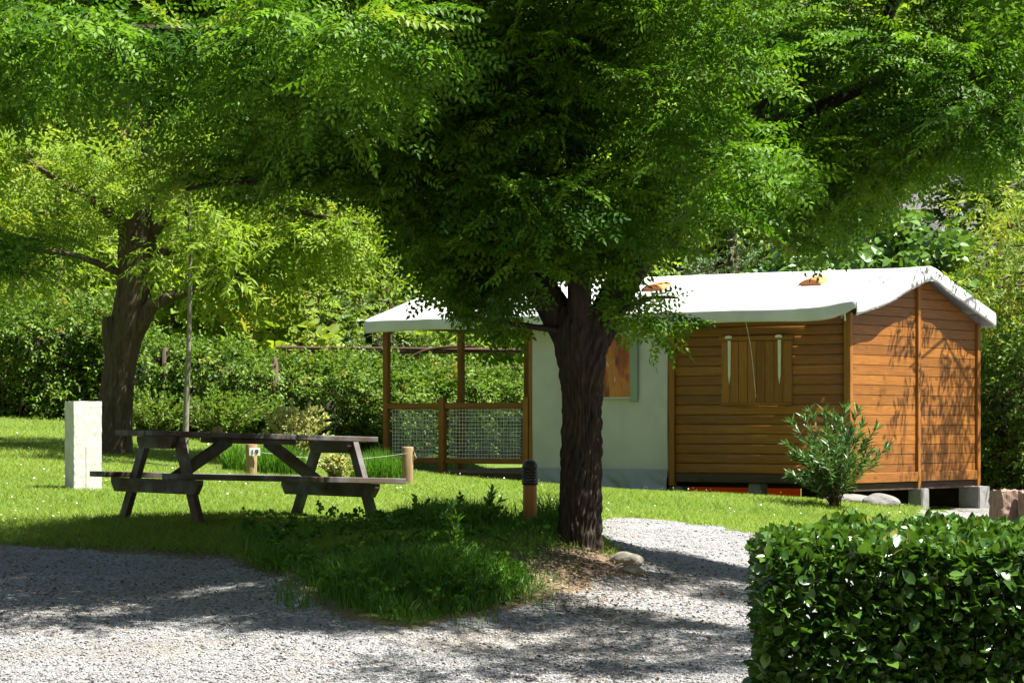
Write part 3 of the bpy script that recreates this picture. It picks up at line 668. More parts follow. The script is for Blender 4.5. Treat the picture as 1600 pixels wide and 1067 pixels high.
# ------------------------------------------------------------------ posts, pillar, lamp
def rough_box(name, w, d, h, mat, amp=.006, cuts=14, seed=0, chip=.02):
    bm = bmesh.new(); bmesh.ops.create_cube(bm, size=1); bmesh.ops.subdivide_edges(bm, edges=bm.edges[:], cuts=cuts, use_grid_fill=True)
    for v in bm.verts:
        ed = sum(abs(abs(c) - .5) < 1e-4 for c in v.co); v.co.x *= w; v.co.y *= d; v.co.z = (v.co.z + .5) * h; q = np.array(v.co) + seed
        n = Vector((wob(q, 40, 0), wob(q, 43, 6), wob(q, 38, 12))); v.co += n * amp * (1 if ed < 2 else 1.6)
        if ed >= 2: v.co.x *= 1 - chip * abs(wob(q, 60, 18)); v.co.y *= 1 - chip * abs(wob(q, 60, 18))
    me = bpy.data.meshes.new(name); bm.to_mesh(me); bm.free(); return me
p = P(130, 765, 29)
o = link('concrete_pillar', rough_box('concrete_pillar', .30, .30, .98, 'concrete_pale', .0012, 24), 'concrete_pale'); o.location = (p[0], p[1], gz(p[0], p[1]) - .07); o.rotation_euler = (0, 0, math.radians(27))
tag(o, 'square rough white concrete pillar standing on the lawn left of the picnic table', 'pillar')
slab('access_hatch', -.02, .125, -.1535, -.148, .02, .52, 'concrete_pale', o, .001)
def round_post(name, u, vtop, d, r, label, mat='post_wood', cat='post'):
    q = P(u, vtop, d); z0 = gz(q[0], q[1]) - .1; H = q[2] - z0
    root = empty(name, (q[0], q[1], z0)); tag(root, label, cat)
    V, T = lathe_arrays([(r * 1.02, 0), (r, H * .5), (r * .98, H - .012), (r * .93, H), (0.001, H + .003)], 16); V = V + np.array([1, 1, 0]) * .006 * wob(V * np.array([30, 30, 3.]), 1)[:, None]
    arr('shaft', V, T, mat, root, None, True); return root, H
r19, H = round_post('numbered_post', 393, 693, 34, .07, 'short round wooden post with white number plate 19 behind the picnic table')
pl = slab('number_plate', -.02, .11, -.082, -.074, H - .145, H - .055, 'white_plate', r19, .002)
for ch, x in (('1', .018), ('9', .070)):
    cu = bpy.data.curves.new('digit', 'FONT'); cu.body = ch; cu.size = .085; cu.align_x = 'CENTER'; cu.extrude = .001; cu.offset = .0012
    tmp = bpy.data.objects.new('tmp', cu); COL.objects.link(tmp); dg = bpy.context.evaluated_depsgraph_get(); me = bpy.data.meshes.new_from_object(tmp.evaluated_get(dg)); bpy.data.objects.remove(tmp)
    me.transform(Matrix.Translation((x, -.0845, H - .129)) @ Matrix.Rotation(math.radians(90), 4, 'X')); me.materials.clear(); link('digit', me, 'black_paint', pl)
rp, H2 = round_post('rope_post', 637, 698, 34, .07, 'round wooden post with a wire tied round its top beside the porch')
V, T = tube_arrays([(.072, -.02, H2 - .05), (.085, -.03, H2 - .1), (.10, -.03, H2 - .13), (.08, -.02, H2 - .15)], .012, 6); arr('cleat', V, T, 'post_wood', rp)
bp, H3 = round_post('wooden_post', 340, 667, 37.5, .07, 'pale wooden post whose flat top shows above the picnic table')
A = P(637, 708, 33.93); B = P(402, 706, 33.93); V, T = tube_arrays(spline([A, (A * .75 + B * .25) - np.array([0, 0, .06]), (A + B) / 2 - np.array([0, 0, .09]), B], 16), .002, 5)
tag(arr('slack_wire', V, T, 'cord'), 'thin slack wire running between the two short wooden posts through the grass', 'wire')
# bollard lamp
q = P(828, 838, 22.2); lamp = empty('bollard_lamp', (q[0], q[1], gz(q[0], q[1]) - .05)); tag(lamp, 'low wooden bollard lamp with black louvred head left of the big trunk', 'lamp')
lb = -(gz(q[0], q[1]) - .05); hw = CZ - 92 * 22.2 / F + lb
V, T = lathe_arrays([(.056, 0), (.055, hw - .01), (.050, hw), (.001, hw)], 20); arr('post', V, T, 'lamp_wood', lamp, None, True)
V, T = lathe_arrays([(.046, hw), (.046, hw + .12)], 20); core = arr('lens', V, T, 'lamp_glass', lamp, None, True)
V, T = lathe_arrays([(.050, hw - .002), (.064, hw), (.064, hw + .035), (.05, hw + .037)], 24); arr('collar', V, T, 'black_plastic', lamp)
for k in range(4):
    z = hw + .046 + k * .021; V, T = lathe_arrays([(.05, z + .008), (.066, z - .003), (.066, z + .003), (.05, z + .0145)], 24); arr('louvre', V, T, 'black_plastic', lamp)
z = hw + .128; V, T = lathe_arrays([(.05, z), (.063, z), (.063, z + .012), (.058, z + .035), (.043, z + .057), (.02, z + .069), (.001, z + .071)], 24); arr('dome', V, T, 'black_plastic', lamp, None, True)
for k in range(4):
    a = k * math.pi / 2 + .6; slab('strut', .05 * math.cos(a) - .006, .05 * math.cos(a) + .006, .05 * math.sin(a) - .006, .05 * math.sin(a) + .006, hw + .03, hw + .132, 'black_plastic', lamp, 0)
# sleeper stumps at the right edge
for u, vt, d, w, lab in ((1572, 766, 32.5, .30, 'short weathered square timber stump right of the concrete blocks'),):
    q = P(u, vt, d); z0 = gz(q[0], q[1]) - .1; me = rough_box('timber_stump', w, .26, q[2] - z0, 'old_stump', .008, 12, 3, .04)
    o = link('timber_stump', me, 'old_stump'); o.location = (q[0], q[1], z0); o.rotation_euler = (0, 0, .5); tag(o, lab, 'stump')
q = P(1612, 768, 32.3); me = rough_box('timber_stump', .2, .26, q[2] - gz(q[0], q[1]) + .1, 'old_stump', .008, 12, 9, .04); o = link('timber_stump', me, 'old_stump'); o.location = (q[0], q[1], gz(q[0], q[1]) - .1); o.rotation_euler = (0, 0, .4)
tag(o, 'timber stump cut by the right edge of the picture', 'stump')
def rock(name, u, v, d, s, label, mat='rock_pale', seed=0, sink=.35):
    q = P(u, v, d); bm = bmesh.new(); bmesh.ops.create_icosphere(bm, subdivisions=4, radius=1)
    for vv in bm.verts:
        n = np.array(vv.co) * 1.0 + seed; k = 1 + .16 * wob(n, 1.3) + .07 * wob(n, 3.5, 9) + .02 * wob(n, 11, 18); vv.co = Vector((vv.co.x * s[0], vv.co.y * s[1], vv.co.z * s[2])) * k
    me = bpy.data.meshes.new(name); bm.to_mesh(me); bm.free(); o = link(name, me, mat); o.location = (q[0], q[1], gz(q[0], q[1]) + s[2] * (1 - sink) - s[2] * .35); tag(o, label, 'rock')
rock('rock', 978, 872, 21.2, (.12, .09, .075), 'larger pale stone at the right foot of the main tree', 'rock_pale', 1)
rock('rock', 988, 884, 20.7, (.10, .08, .045), 'flat cream stone lying just below the larger pale stone', 'rock_pale', 4)
rock('rock', 1378, 780, 37.4, (.25, .18, .13), 'rounded grey boulder in the grass right of the oleander', 'rock_grey', 7)
rock('rock', 1325, 782, 37.6, (.32, .18, .10), 'low grey boulder half hidden behind the oleander stems', 'rock_grey', 11)
# iron rails beyond the hedge
ir = empty('iron_rail', tuple(P(640, 600, 50))); tag(ir, 'rusty horizontal iron pipe rails above the back hedge behind the porch', 'rail'); b0 = P(640, 600, 50)
for (u0, v0, u1, v1, rr) in ((430, 543, 840, 547, .03), (430, 549, 840, 551, .022), (650, 570, 840, 576, .03)):
    V, T = tube_arrays([P(u0, v0, 50) - b0, P((u0 + u1) / 2, (v0 + v1) / 2, 50) - b0, P(u1, v1, 50) - b0], rr, 8); arr('pipe', V, T, 'rust_iron', ir, None, True)
V, T = tube_arrays(spline([P(640, 560, 49.9) - b0, P(660, 549, 49.9) - b0, P(690, 543, 49.9) - b0, P(740, 541, 49.9) - b0], 14), .025, 8); arr('bent_pipe', V, T, 'rust_iron', ir, None, True)
for u in (470, 845):
    V, T = tube_arrays([P(u, 535, 50.1) - b0, P(u, 700, 50.1) - b0], .035, 8); arr('upright', V, T, 'rust_iron', ir, None, True)
# ------------------------------------------------------------------ main tree
r = np.random.default_rng(101)
def PP(*a): return np.array([P(*x) for x in a])
base = P(902, 850, 21.5); base[2] = gz(base[0], base[1])
mt = empty('locust_tree', tuple(base)); tag(mt, 'big locust tree with dark furrowed trunk and spreading crown in the middle', 'tree')
tp_ = PP((900, 875, 21.5), (902, 850, 21.5), (905, 790, 21.5), (907, 700, 21.5), (909, 620, 21.5), (908, 560, 21.5), (908, 515, 21.5), (908, 480, 21.5))
trad = [.205, .170, .152, .144, .143, .178, .22, .19]
V, T = bark_tube(tp_, trad, 150, 150, .017, 26, 1.0); arr('trunk', V - base, T, 'bark_locust', mt, None, True)
limbs = [([(890, 530, 21.5), (850, 460, 21.5), (790, 390, 21.5), (735, 330, 21.4), (690, 270, 21.2), (600, 190, 21.0), (480, 110, 20.8), (380, 20, 20.6)], [.13, .12, .095, .085, .075, .06, .045, .02]),
         ([(905, 530, 21.4), (905, 440, 21.3), (898, 350, 21.2), (900, 260, 21.2), (880, 150, 21.2), (900, 20, 21.1), (930, -150, 21)], [.10, .085, .075, .07, .055, .04, .02]),
         ([(930, 530, 21.5), (968, 455, 21.6), (1010, 390, 21.8), (1090, 290, 22.1), (1180, 190, 22.4), (1290, 85, 22.7), (1390, 20, 22.8), (1400, -120, 23)], [.13, .125, .11, .095, .08, .065, .05, .02]),
         ([(1110, 260, 22.2), (1230, 195, 22.5), (1340, 140, 22.6), (1440, 95, 22.6), (1560, 60, 22.5)], [.07, .06, .05, .04, .015]),
         ([(1180, 190, 22.3), (1300, 188, 22.0), (1400, 170, 21.8), (1500, 160, 21.5), (1610, 205, 21.2)], [.06, .05, .04, .03, .012]),
         ([(690, 270, 21.2), (560, 270, 21.1), (430, 285, 21.1), (370, 283, 21.0), (290, 296, 20.9)], [.06, .05, .035, .028, .01]),
         ([(735, 330, 21.4), (600, 170, 22.3), (400, 130, 22.8), (160, 140, 23)], [.06, .05, .035, .012]),
         ([(600, 190, 21), (420, 60, 19.5), (250, 45, 18.8), (90, 40, 18.4)], [.05, .04, .02, .008]),
         ([(900, 260, 21.2), (920, 60, 21.4), (990, -180, 20.6), (1180, -330, 19), (1450, -380, 17)], [.07, .06, .05, .04, .015]),
         ([(880, 420, 21.4), (800, 250, 22), (760, 60, 22.4), (740, -150, 22.6)], [.07, .06, .045, .02]),
         ([(900, 520, 21.4), (760, 500, 21.2), (700, 490, 21.1)], [.025, .015, .005]), ([(930, 520, 21.4), (1000, 470, 21.1), (1060, 465, 21)], [.025, .015, .005])]
lp = []
for k, (pp, rr) in enumerate(limbs):
    pts = PP(*pp); V, T = bark_tube(pts, rr, 44, 22, .004, 11, 2.0 + k); arr('limb', V - base, T, 'bark_locust', mt, None, True); lp.append(spline(pts, 24))
lp = np.concatenate(lp)
def B(u, v, d, rx, ry, rz, w=1.0): return (P(u, v, d), (rx, ry, rz), w)
blobs = [B(900, 130, 21.2, 1.3, 1.1, .85, 1.0), B(1080, 170, 20.5, .55, .55, .8, 2.0), B(760, 190, 20.8, .8, .8, .75, 1.1), B(880, 300, 20.7, .8, .45, .35, 1.3), B(930, 20, 20.6, 1.0, .8, .5, 1.0),
         B(700, 330, 21.2, .55, .6, .5, 1.3), B(740, 420, 21.1, .5, .45, .4, 1.5), B(800, 400, 21.7, .6, .3, .5, 1.6), B(960, 400, 21.8, .6, .3, .5, 1.6), B(880, 410, 20.9, .45, .25, .15, .8), B(780, 505, 21.0, .42, .3, .13, 2.0),
         B(1010, 490, 21.0, .30, .25, .26, 2.2), B(1030, 360, 21.6, .4, .5, .25, 1.3), B(1000, 320, 21.2, .6, .5, .35, 1.2),
         B(480, 200, 22.6, .95, .9, .5, 1.1), B(280, 170, 22.8, .9, .8, .35, .8), B(560, 110, 22.6, 1.0, .9, .5, 1.0), B(120, 70, 21.5, 1.2, 1.0, .45, 1.0), B(330, 30, 20.6, 1.2, 1.0, .4, 1.0), B(60, 400, 21.2, .25, .3, .2, .8),
         B(560, 285, 21.4, .7, .6, .22, 1.5), B(640, 250, 21.3, .5, .5, .4, 1.3), B(380, 250, 21.3, .7, .5, .2, 1.0),
         B(570, 40, 18.3, .45, .5, .30, 1.5), B(470, 150, 19.3, .25, .3, .3, 1.4), B(250, 50, 18.8, .8, .5, .25, 1.0), B(60, 40, 18.6, .6, .5, .25, 1.0),
         B(1280, 160, 22.7, .9, .9, .7, 1.0), B(1330, 270, 22.6, .9, .7, .36, 1.1), B(1180, 280, 22.4, .6, .6, .35, 1.2), B(1480, 90, 22.0, .7, .6, .5, 1.2), B(1430, 240, 22.3, .5, .5, .3, .9), B(1580, 160, 21.5, .4, .6, .35, .9), B(1230, 60, 22.8, .9, .7, .5, 1.0), B(1330, 340, 22.8, .5, .4, .22, .8), B(1150, 350, 22.4, .35, .35, .2, 1.0),
         # crown going on above the picture, thickened out of view to deepen the shade
         B(450, -160, 21.4, 1.5, 1.5, .5, 1.1), B(850, -170, 21.2, 1.3, 1.5, .5, 1.2), B(1500, -120, 22.3, 1.0, 1.0, .5, 1.0), B(100, -120, 22.0, 1.4, 1.0, .4, 1.0), B(760, -230, 19.6, 1.0, .8, .35, 2.0), B(1150, -350, 18.6, 1.0, 1.1, .35, 2.2), B(300, -280, 21.7, 1.6, 1.5, .28, 1.1), B(700, -300, 21.3, 1.4, 1.7, .28, 1.9), B(920, -250, 20.4, .7, 1.2, .3, 2.0), B(1480, -210, 22.4, 1.2, .9, .28, 1.8), B(1350, -330, 17.6, .8, .7, .3, 1.2), B(1720, -330, 17.4, .9, .6, .25, 1.6), B(1650, -220, 19.8, .8, .55, .25, 1.6), B(1600, -420, 16.2, .8, .5, .25, 1.5)]
ENV = np.array([(-400, 480), (0, 470), (100, 470), (130, 330), (500, 315), (590, 335), (625, 430), (665, 500), (740, 525), (790, 575), (830, 545), (862, 435), (945, 435), (968, 580), (1040, 580), (1090, 520), (1100, 355), (1190, 355), (1215, 410), (1320, 425), (1380, 370), (1450, 330), (1600, 300), (2200, 300)], float)
def hangs(p):      # how low the boughs hang round the tree
    w = p + base; u = w[:, 0] / w[:, 1] * F + 800; v = 665 - (w[:, 2] - CZ) / w[:, 1] * F; return (v < np.interp(u, ENV[:, 0], ENV[:, 1]) - 6) & ~((u > 990) & (u < 1140) & (v > 405) & (v < 450))
cr, cl = crown('crown', [(c - base, R, w) for c, R, w in blobs], 2.9, 27, TW_LOCUST, 'leaf_locust', mt, r, .28, .52, .32, .12, .8, 1.2, .5, hangs)
V, T = twigs_to(cl, lp - base, r, .013, 3, 1.3); arr('twigs', V, T, 'twig_bark', mt)['kind'] = 'stuff'

# ------------------------------------------------------------------ left tree
r = np.random.default_rng(202); base = P(182, 708, 37); base[2] = gz(base[0], base[1]); lt = empty('pollard_tree', tuple(base)); tag(lt, 'thick leaning pollarded tree behind the concrete pillar on the left', 'tree')
V, T = bark_tube(PP((176, 730, 37), (178, 708, 37), (180, 650, 37), (188, 570, 37), (202, 500, 37), (213, 440, 37), (214, 390, 37), (218, 345, 37)), [.32, .26, .225, .205, .225, .23, .24, .22], 90, 80, .014, 22, 4.0); arr('trunk', V - base, T, 'bark_grey', lt, None, True)
lims = [([(205, 540, 37), (225, 495, 36.9), (250, 470, 36.8), (330, 445, 36.6), (420, 420, 36.4)], [.10, .11, .08, .05, .02]), ([(175, 560, 37), (168, 520, 36.9), (168, 495, 36.9)], [.10, .075, .06]),
        ([(205, 370, 37), (170, 330, 37), (120, 300, 36.8), (40, 250, 36.5)], [.12, .08, .05, .02]), ([(218, 360, 37), (235, 290, 37.2), (230, 200, 37.4), (240, 60, 37.5)], [.14, .10, .08, .03]),
        ([(225, 370, 37), (290, 330, 36.8), (370, 310, 36.5), (470, 330, 36.2), (560, 350, 36)], [.10, .07, .05, .04, .015]), ([(195, 430, 37), (120, 400, 36.7), (40, 390, 36.4)], [.05, .035, .015]), ([(225, 400, 37), (320, 380, 37), (420, 350, 37)], [.06, .04, .015])]
lp = []
for k, (pp, rr) in enumerate(lims):
    pts = PP(*pp); V, T = bark_tube(pts, rr, 30, 18, .006, 9, 7.0 + k); arr('limb', V - base, T, 'bark_grey', lt, None, True); lp.append(spline(pts, 20))
lp = np.concatenate(lp)
bl = [B(60, 260, 37, 1.4, 1.2, .7, .6), B(60, 400, 36.6, 1.2, .9, .35, .5), B(250, 230, 37.3, 1.5, 1.3, .9, .9), B(420, 260, 36.8, 1.3, 1.1, .7, .8), B(440, 360, 36.5, 1.1, .9, .3, .6), B(540, 350, 36.3, .6, .7, .3, .6), B(300, 110, 37.4, 1.5, 1.2, .6, .5), B(20, 120, 37.2, 1.2, 1.0, .5, .4), B(330, 410, 36.7, .6, .5, .15, .7), B(560, 180, 37, .9, .8, .6, .7)]
cr, cl = crown('crown', [(c - base, R, w) for c, R, w in bl], .75, 16, TW_LOCUST, 'leaf_bright', lt, r, .3, .6, .35, .2, 1.2, 1.6, .5, lambda p: ~((np.abs((p + base)[:, 0] / (p + base)[:, 1] * F + 800 - 212) < 60) & ((p + base)[:, 1] < 37.4) & ((p + base)[:, 2] < 3.9)))
V, T = twigs_to(cl, lp - base, r, .018, 3); arr('twigs', V, T, 'twig_bark', lt)['kind'] = 'stuff'

# ------------------------------------------------------------------ sapling
r = np.random.default_rng(303); base = P(290, 675, 35); base[2] = gz(base[0], base[1]); sp = empty('young_tree', tuple(base)); tag(sp, 'slim young tree with a straight grey stem and drooping long leaves', 'tree')
st = PP((289, 715, 35), (291, 640, 35), (295, 540, 35), (297, 440, 35), (296, 350, 35), (293, 270, 35), (292, 180, 35)); V, T = tube_arrays(spline(st, 30) - base, np.linspace(.042, .012, 30), 10); arr('stem', V, T, 'bark_smooth', sp, None, True)
bl = [B(250, 400, 34.8, .28, .28, .26, 2.2), B(340, 390, 34.8, .42, .35, .28, 1.6), B(290, 330, 35, .5, .45, .4, 1.2), B(370, 430, 34.7, .32, .25, .18, 1.6), B(300, 240, 35, .5, .4, .5, 1.0)]
cr, cl = crown('crown', [(c - base, R, w) for c, R, w in bl], 40, 7, TW_LANCE, 'leaf_bright', sp, r, .14, .26, .7, .5, .8, 1.15, .4)
V, T = twigs_to(cl, spline(st, 30)[14:] - base, r, .008, 2); arr('twigs', V, T, 'twig_bark', sp)['kind'] = 'stuff'

# ------------------------------------------------------------------ other trees
def tree(name, label, base, height, trunk_r, lobes, tm, mat, seed, per_vol, per_clump, rmin, rmax, smin=.8, smax=1.3, group=None, lean=(0, 0), flat=.55, droop=.25, bk='bark_grey', cat='tree'):
    r = np.random.default_rng(seed); base = np.array(base, float); root = empty(name, tuple(base)); tag(root, label, cat, group)
    top = np.array([lean[0], lean[1], height]); pts = np.array([(0, 0, -.3), (.02, 0, height * .25), top * .55 + r.normal(size=3) * .08, top * .85]); V, T = bark_tube(pts, [trunk_r * 1.25, trunk_r, trunk_r * .75, trunk_r * .25], 26, 16, trunk_r * .05, 9, seed % 7); arr('trunk', V, T, bk, root, None, True)
    o, cl = crown('crown', lobes, per_vol, per_clump, tm, mat, root, r, rmin, rmax, flat, droop, smin, smax)
    sp_ = spline(pts, 16)[6:]; V, T = twigs_to(cl, sp_, r, trunk_r * .25, 3); arr('branches', V, T, 'twig_bark', root)['kind'] = 'stuff'; return root
def lobes_round(H, R, r, n=6, low=.35):
    out = [((0, 0, H * .68), (R * .75, R * .75, H * .28), 1.0)]
    for k in range(n):
        a = 6.283 * k / n + r.uniform(-.4, .4); q = R * r.uniform(.45, .75); out.append(((q * math.cos(a), q * math.sin(a), H * r.uniform(low, .85)), (R * r.uniform(.35, .55),) * 2 + (H * r.uniform(.13, .2),), 1.0))
    return out
rr_ = np.random.default_rng(9)
# right of the lodge: overhanging tree that dapples the gable
q = P(1800, 665, 41); bz = gz(q[0], q[1])
tree('cherry_tree', 'yellow green tree with drooping long leaves at the right beyond the lodge', (q[0], q[1] + 2.5, bz), 6.0, .16,
     [((-1.0, .0, 3.9), (1.2, 1.2, .9), 1.0), ((-1.9, .8, 2.9), (.9, .9, .8), 1.1), ((-.5, .5, 2.4), (1.1, .9, .8), 1.0), ((-2.5, 1.2, 2.1), (.6, .6, .7), 1.1), ((-1.9, -3.9, 4.3), (.9, 1.2, .35), 1.0), ((-.9, -3.2, 5.3), (1.0, 1.4, .5), .9), ((-2.8, -4.2, 5.5), (.8, .8, .3), .8), ((-1.3, 1.0, 1.5), (1.0, .8, .6), 1.0)],
     TW_LANCE, 'leaf_yellow', 31, 5.0, 9, .25, .45, .9, 1.4, droop=.7, flat=.8)
BG = [  # u, base d, height, radius, leaf, label
    (1140, 56, 6.2, 1.5, 'leaf_silver', TW_SMALL, 'feathery grey green rounded tree showing above the ridge of the canvas roof'),
    (1260, 50, 4.6, 1.4, 'leaf_glossy', TW_BROAD, 'broad leaved glossy tree just above the right vent hood'),
    (1400, 52, 5.6, 1.8, 'leaf_glossy', TW_BROAD, 'glossy leaved tree rising behind the gable peak'),
    (1560, 53, 5.0, 1.6, 'leaf_yellow', TW_LANCE, 'pale yellow green tree behind the drooping tree at right'),
    (480, 54, 5.0, 1.6, 'leaf_bright', TW_FAR, 'bright leafy tree behind the hedge above the number post'),
    (590, 55, 5.2, 1.5, 'leaf_silver', TW_SMALL, 'small leaved pale tree behind the hedge left of the porch roof'),
    (330, 53, 4.6, 1.6, 'leaf_bright', TW_BROAD, 'broad leaved bright tree behind the slim young tree'),
    (90, 54, 4.8, 1.7, 'leaf_bright', TW_LANCE, 'leafy tree behind the left end of the hedge'),
    (-40, 57, 6.5, 2.0, 'leaf_bright', TW_FAR, 'light green tree cut by the left edge of the picture'),
    (200, 58, 7.0, 2.0, 'leaf_bright', TW_FAR, 'tall light green tree behind the pollarded trunk'),
    (700, 57, 5.0, 1.6, 'leaf_bright', TW_FAR, 'green tree seen under the low boughs left of the big trunk'),
    (800, 53, 4.0, 1.5, 'leaf_bright', TW_BROAD, 'leafy tree behind the porch below the locust boughs'),
    (960, 58, 6.0, 1.8, 'leaf_bright', TW_FAR, 'tree hidden behind the big trunk above the roof')]
for k, (u, d, H, R, mat, tm, lab) in enumerate(BG):
    X = (u - 800) / F * d; rr2 = np.random.default_rng(400 + k); pv = {id(TW_SMALL): 2.0, id(TW_BROAD): 1.6, id(TW_LANCE): 1.6, id(TW_FAR): 1.3}[id(tm)]
    tree('background_tree', lab, (X, d, gz(X, d)), H, .12, lobes_round(H, R, rr2, 6, .3), tm, mat, 500 + k, pv, 10, .3, .55, .9, 1.5 if tm is not TW_SMALL else 1.9, 'trees behind the hedge')
for k, (u, H, R, mat, tm, lab) in enumerate([(30, 2.7, 1.3, 'leaf_bright', TW_LANCE, 'light green bush over the hedge left of the leaning trunk'), (265, 2.6, 1.2, 'leaf_bright', TW_BROAD, 'bright bush over the hedge between the leaning trunk and the young tree'), (385, 2.7, 1.2, 'leaf_yellow', TW_BROAD, 'yellowish broad leaved bush over the hedge right of the young tree'),
        (500, 2.7, 1.2, 'leaf_bright', TW_SMALL, 'small leaved bush over the hedge above the cream shrub'), (610, 2.5, 1.1, 'leaf_silver', TW_SMALL, 'greyish bush over the hedge by the left porch post'), (740, 2.3, 1.1, 'leaf_bright', TW_LANCE, 'bright bush over the hedge seen through the porch')]):
    d = 51.6; X = (u - 800) / F * d; rr2 = np.random.default_rng(450 + k); tree('hedge_bush', lab, (X, d, gz(X, d)), H, .05, lobes_round(H, R, rr2, 6, .3), tm, mat, 560 + k, 3.0 if tm is TW_SMALL else 2.2, 10, .25, .45, .9, 1.5, 'bushes over the back hedge', cat='bush')
HROW = ['lowest on the slope', 'halfway up the slope', 'highest on the slope']; HCOL = ['at the left picture edge', 'above the pollarded tree', 'above the slim young tree', 'above the left end of the porch roof', 'behind the big trunk', 'above the canvas roof ridge', 'above the timber gable', 'at the right picture edge']
for k in range(24):
    row = k // 8; d = 63 + row * 9 + rr_.uniform(-2, 2); u = -60 + (k % 8) * 245 + (row % 2) * 110 + rr_.uniform(-50, 50); X = (u - 800) / F * d; H = rr_.uniform(5.5, 8); R = rr_.uniform(2.0, 2.9)
    mat = ['leaf_bright', 'leaf_bright', 'leaf_silver', 'leaf_yellow', 'leaf_locust'][k % 5]
    tree('hillside_tree', 'hillside wood tree ' + HROW[row] + ' ' + HCOL[k % 8], (X, d, hill_z(X, d) - .3), H, .16, lobes_round(H, R, rr_, 6, .25), TW_FARBIG, mat, 700 + k, .36, 9, .6, 1.1, .8, 1.3, 'trees of the hillside wood')

# ------------------------------------------------------------------ back hedge
def leafy_wall(name, label, line, heights, depth, n, tm, mat, seed, parent=None, core=True, cat='hedge', jag=.18, smin=.8, smax=1.4):
    r = np.random.default_rng(seed); L = np.array(line, float); s = np.concatenate([[0], np.cumsum(np.linalg.norm(np.diff(L, axis=0), axis=1))]); base = np.array([L[0, 0], L[0, 1], gz(*L[0])]); root = empty(name, tuple(base)); tag(root, label, cat)
    t_ = r.uniform(0, s[-1], n); x = np.interp(t_, s, L[:, 0]); y = np.interp(t_, s, L[:, 1]); h = np.interp(t_, s, heights); h = h * (1 + .10 * wob(np.stack([t_, t_ * 0], -1), 2.2) + .05 * wob(np.stack([t_, t_ * 0], -1), 7, 9)); dx = np.interp(t_, s, np.gradient(L[:, 0], s)); dy = np.interp(t_, s, np.gradient(L[:, 1], s)); nrm = np.stack([dy, -dx], 1); nrm /= np.linalg.norm(nrm, axis=1)[:, None]
    f = r.uniform(size=n); zz = np.where(f < .62, r.uniform(.02, 1, n), 1 + r.normal(size=n) * .03); off = np.where(f < .62, depth / 2 * (1 - .25 * r.uniform(size=n)) + jag * wob(np.stack([t_, zz * h], -1), 3.0, 5), r.uniform(-.5, .5, n) * depth)
    pos = np.stack([x + nrm[:, 0] * off, y + nrm[:, 1] * off, ground(x, y) + zz * h], 1); out = np.where((f < .62)[:, None], np.concatenate([nrm, np.full((n, 1), -.1)], 1), np.array([[0, 0, .8]])); ax = out + r.normal(size=(n, 3)) * .6
    V, T, tt = scatter(tm, pos - base, ax, r, smin, smax, .6); arr('foliage', V, T, mat, root, tt)
    if core:
        m = 40; tt_ = np.linspace(0, s[-1], m); parts = []; cx = np.interp(tt_, s, L[:, 0]); cy_ = np.interp(tt_, s, L[:, 1]); ch = np.interp(tt_, s, heights) * .86; g_ = ground(cx, cy_)
        for k in range(260):   # stems inside
            a = r.uniform(0, s[-1]); px, py = np.interp(a, s, L[:, 0]) + r.normal() * depth * .2, np.interp(a, s, L[:, 1]) + r.normal() * depth * .2; hh = np.interp(a, s, heights) * r.uniform(.6, .95); g0 = gz(px, py)
            parts.append(tube_arrays(np.array([(px, py, g0), (px + r.normal() * .12, py + r.normal() * .1, g0 + hh * .5), (px + r.normal() * .3, py + r.normal() * .15, g0 + hh)]) - base, [.016, .012, .005], 4, False))
        V, T = merge(parts); arr('stems', V, T, 'twig_bark', root)
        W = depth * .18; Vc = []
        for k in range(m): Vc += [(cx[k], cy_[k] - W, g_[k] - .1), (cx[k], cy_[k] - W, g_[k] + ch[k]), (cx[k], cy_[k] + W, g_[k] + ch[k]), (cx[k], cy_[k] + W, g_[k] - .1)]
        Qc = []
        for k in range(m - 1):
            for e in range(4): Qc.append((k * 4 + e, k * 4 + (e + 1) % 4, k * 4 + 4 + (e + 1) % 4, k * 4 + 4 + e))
        arr('dark_core', np.array(Vc) - base, np.array(Qc), 'dark_gap', root)  # solid dark core added inside the leaves to block light
    return root
def LN(*a): return [((u - 800) / F * d, d) for u, d in a]
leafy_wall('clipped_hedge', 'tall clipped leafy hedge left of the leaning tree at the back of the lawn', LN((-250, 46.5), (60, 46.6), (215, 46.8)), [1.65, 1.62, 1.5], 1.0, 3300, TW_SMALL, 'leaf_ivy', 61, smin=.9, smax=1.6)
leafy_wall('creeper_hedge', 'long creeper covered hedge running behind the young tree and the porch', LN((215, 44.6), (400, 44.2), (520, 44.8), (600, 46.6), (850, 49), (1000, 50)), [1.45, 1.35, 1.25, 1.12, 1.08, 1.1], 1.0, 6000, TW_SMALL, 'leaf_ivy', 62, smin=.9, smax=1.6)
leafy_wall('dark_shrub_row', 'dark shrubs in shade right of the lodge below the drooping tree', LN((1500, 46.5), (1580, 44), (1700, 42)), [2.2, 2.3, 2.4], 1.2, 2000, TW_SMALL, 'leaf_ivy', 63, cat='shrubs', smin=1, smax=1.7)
for u, d in ((258, 44.0), (430, 43.7)):
    q = P(u, 665, d); z0 = gz(q[0], q[1]); V, T = lathe_arrays([(.05, 0), (.05, 1.5), (.001, 1.51)], 10); o = arr('fence_post', V, T, 'dark_beam_z', None, None, True); o.location = (q[0], q[1], z0 - .1)
    tag(o, 'dark fence post in the hedge left of the young tree' if u < 300 else 'dark fence post in the hedge right of the young tree', 'post')

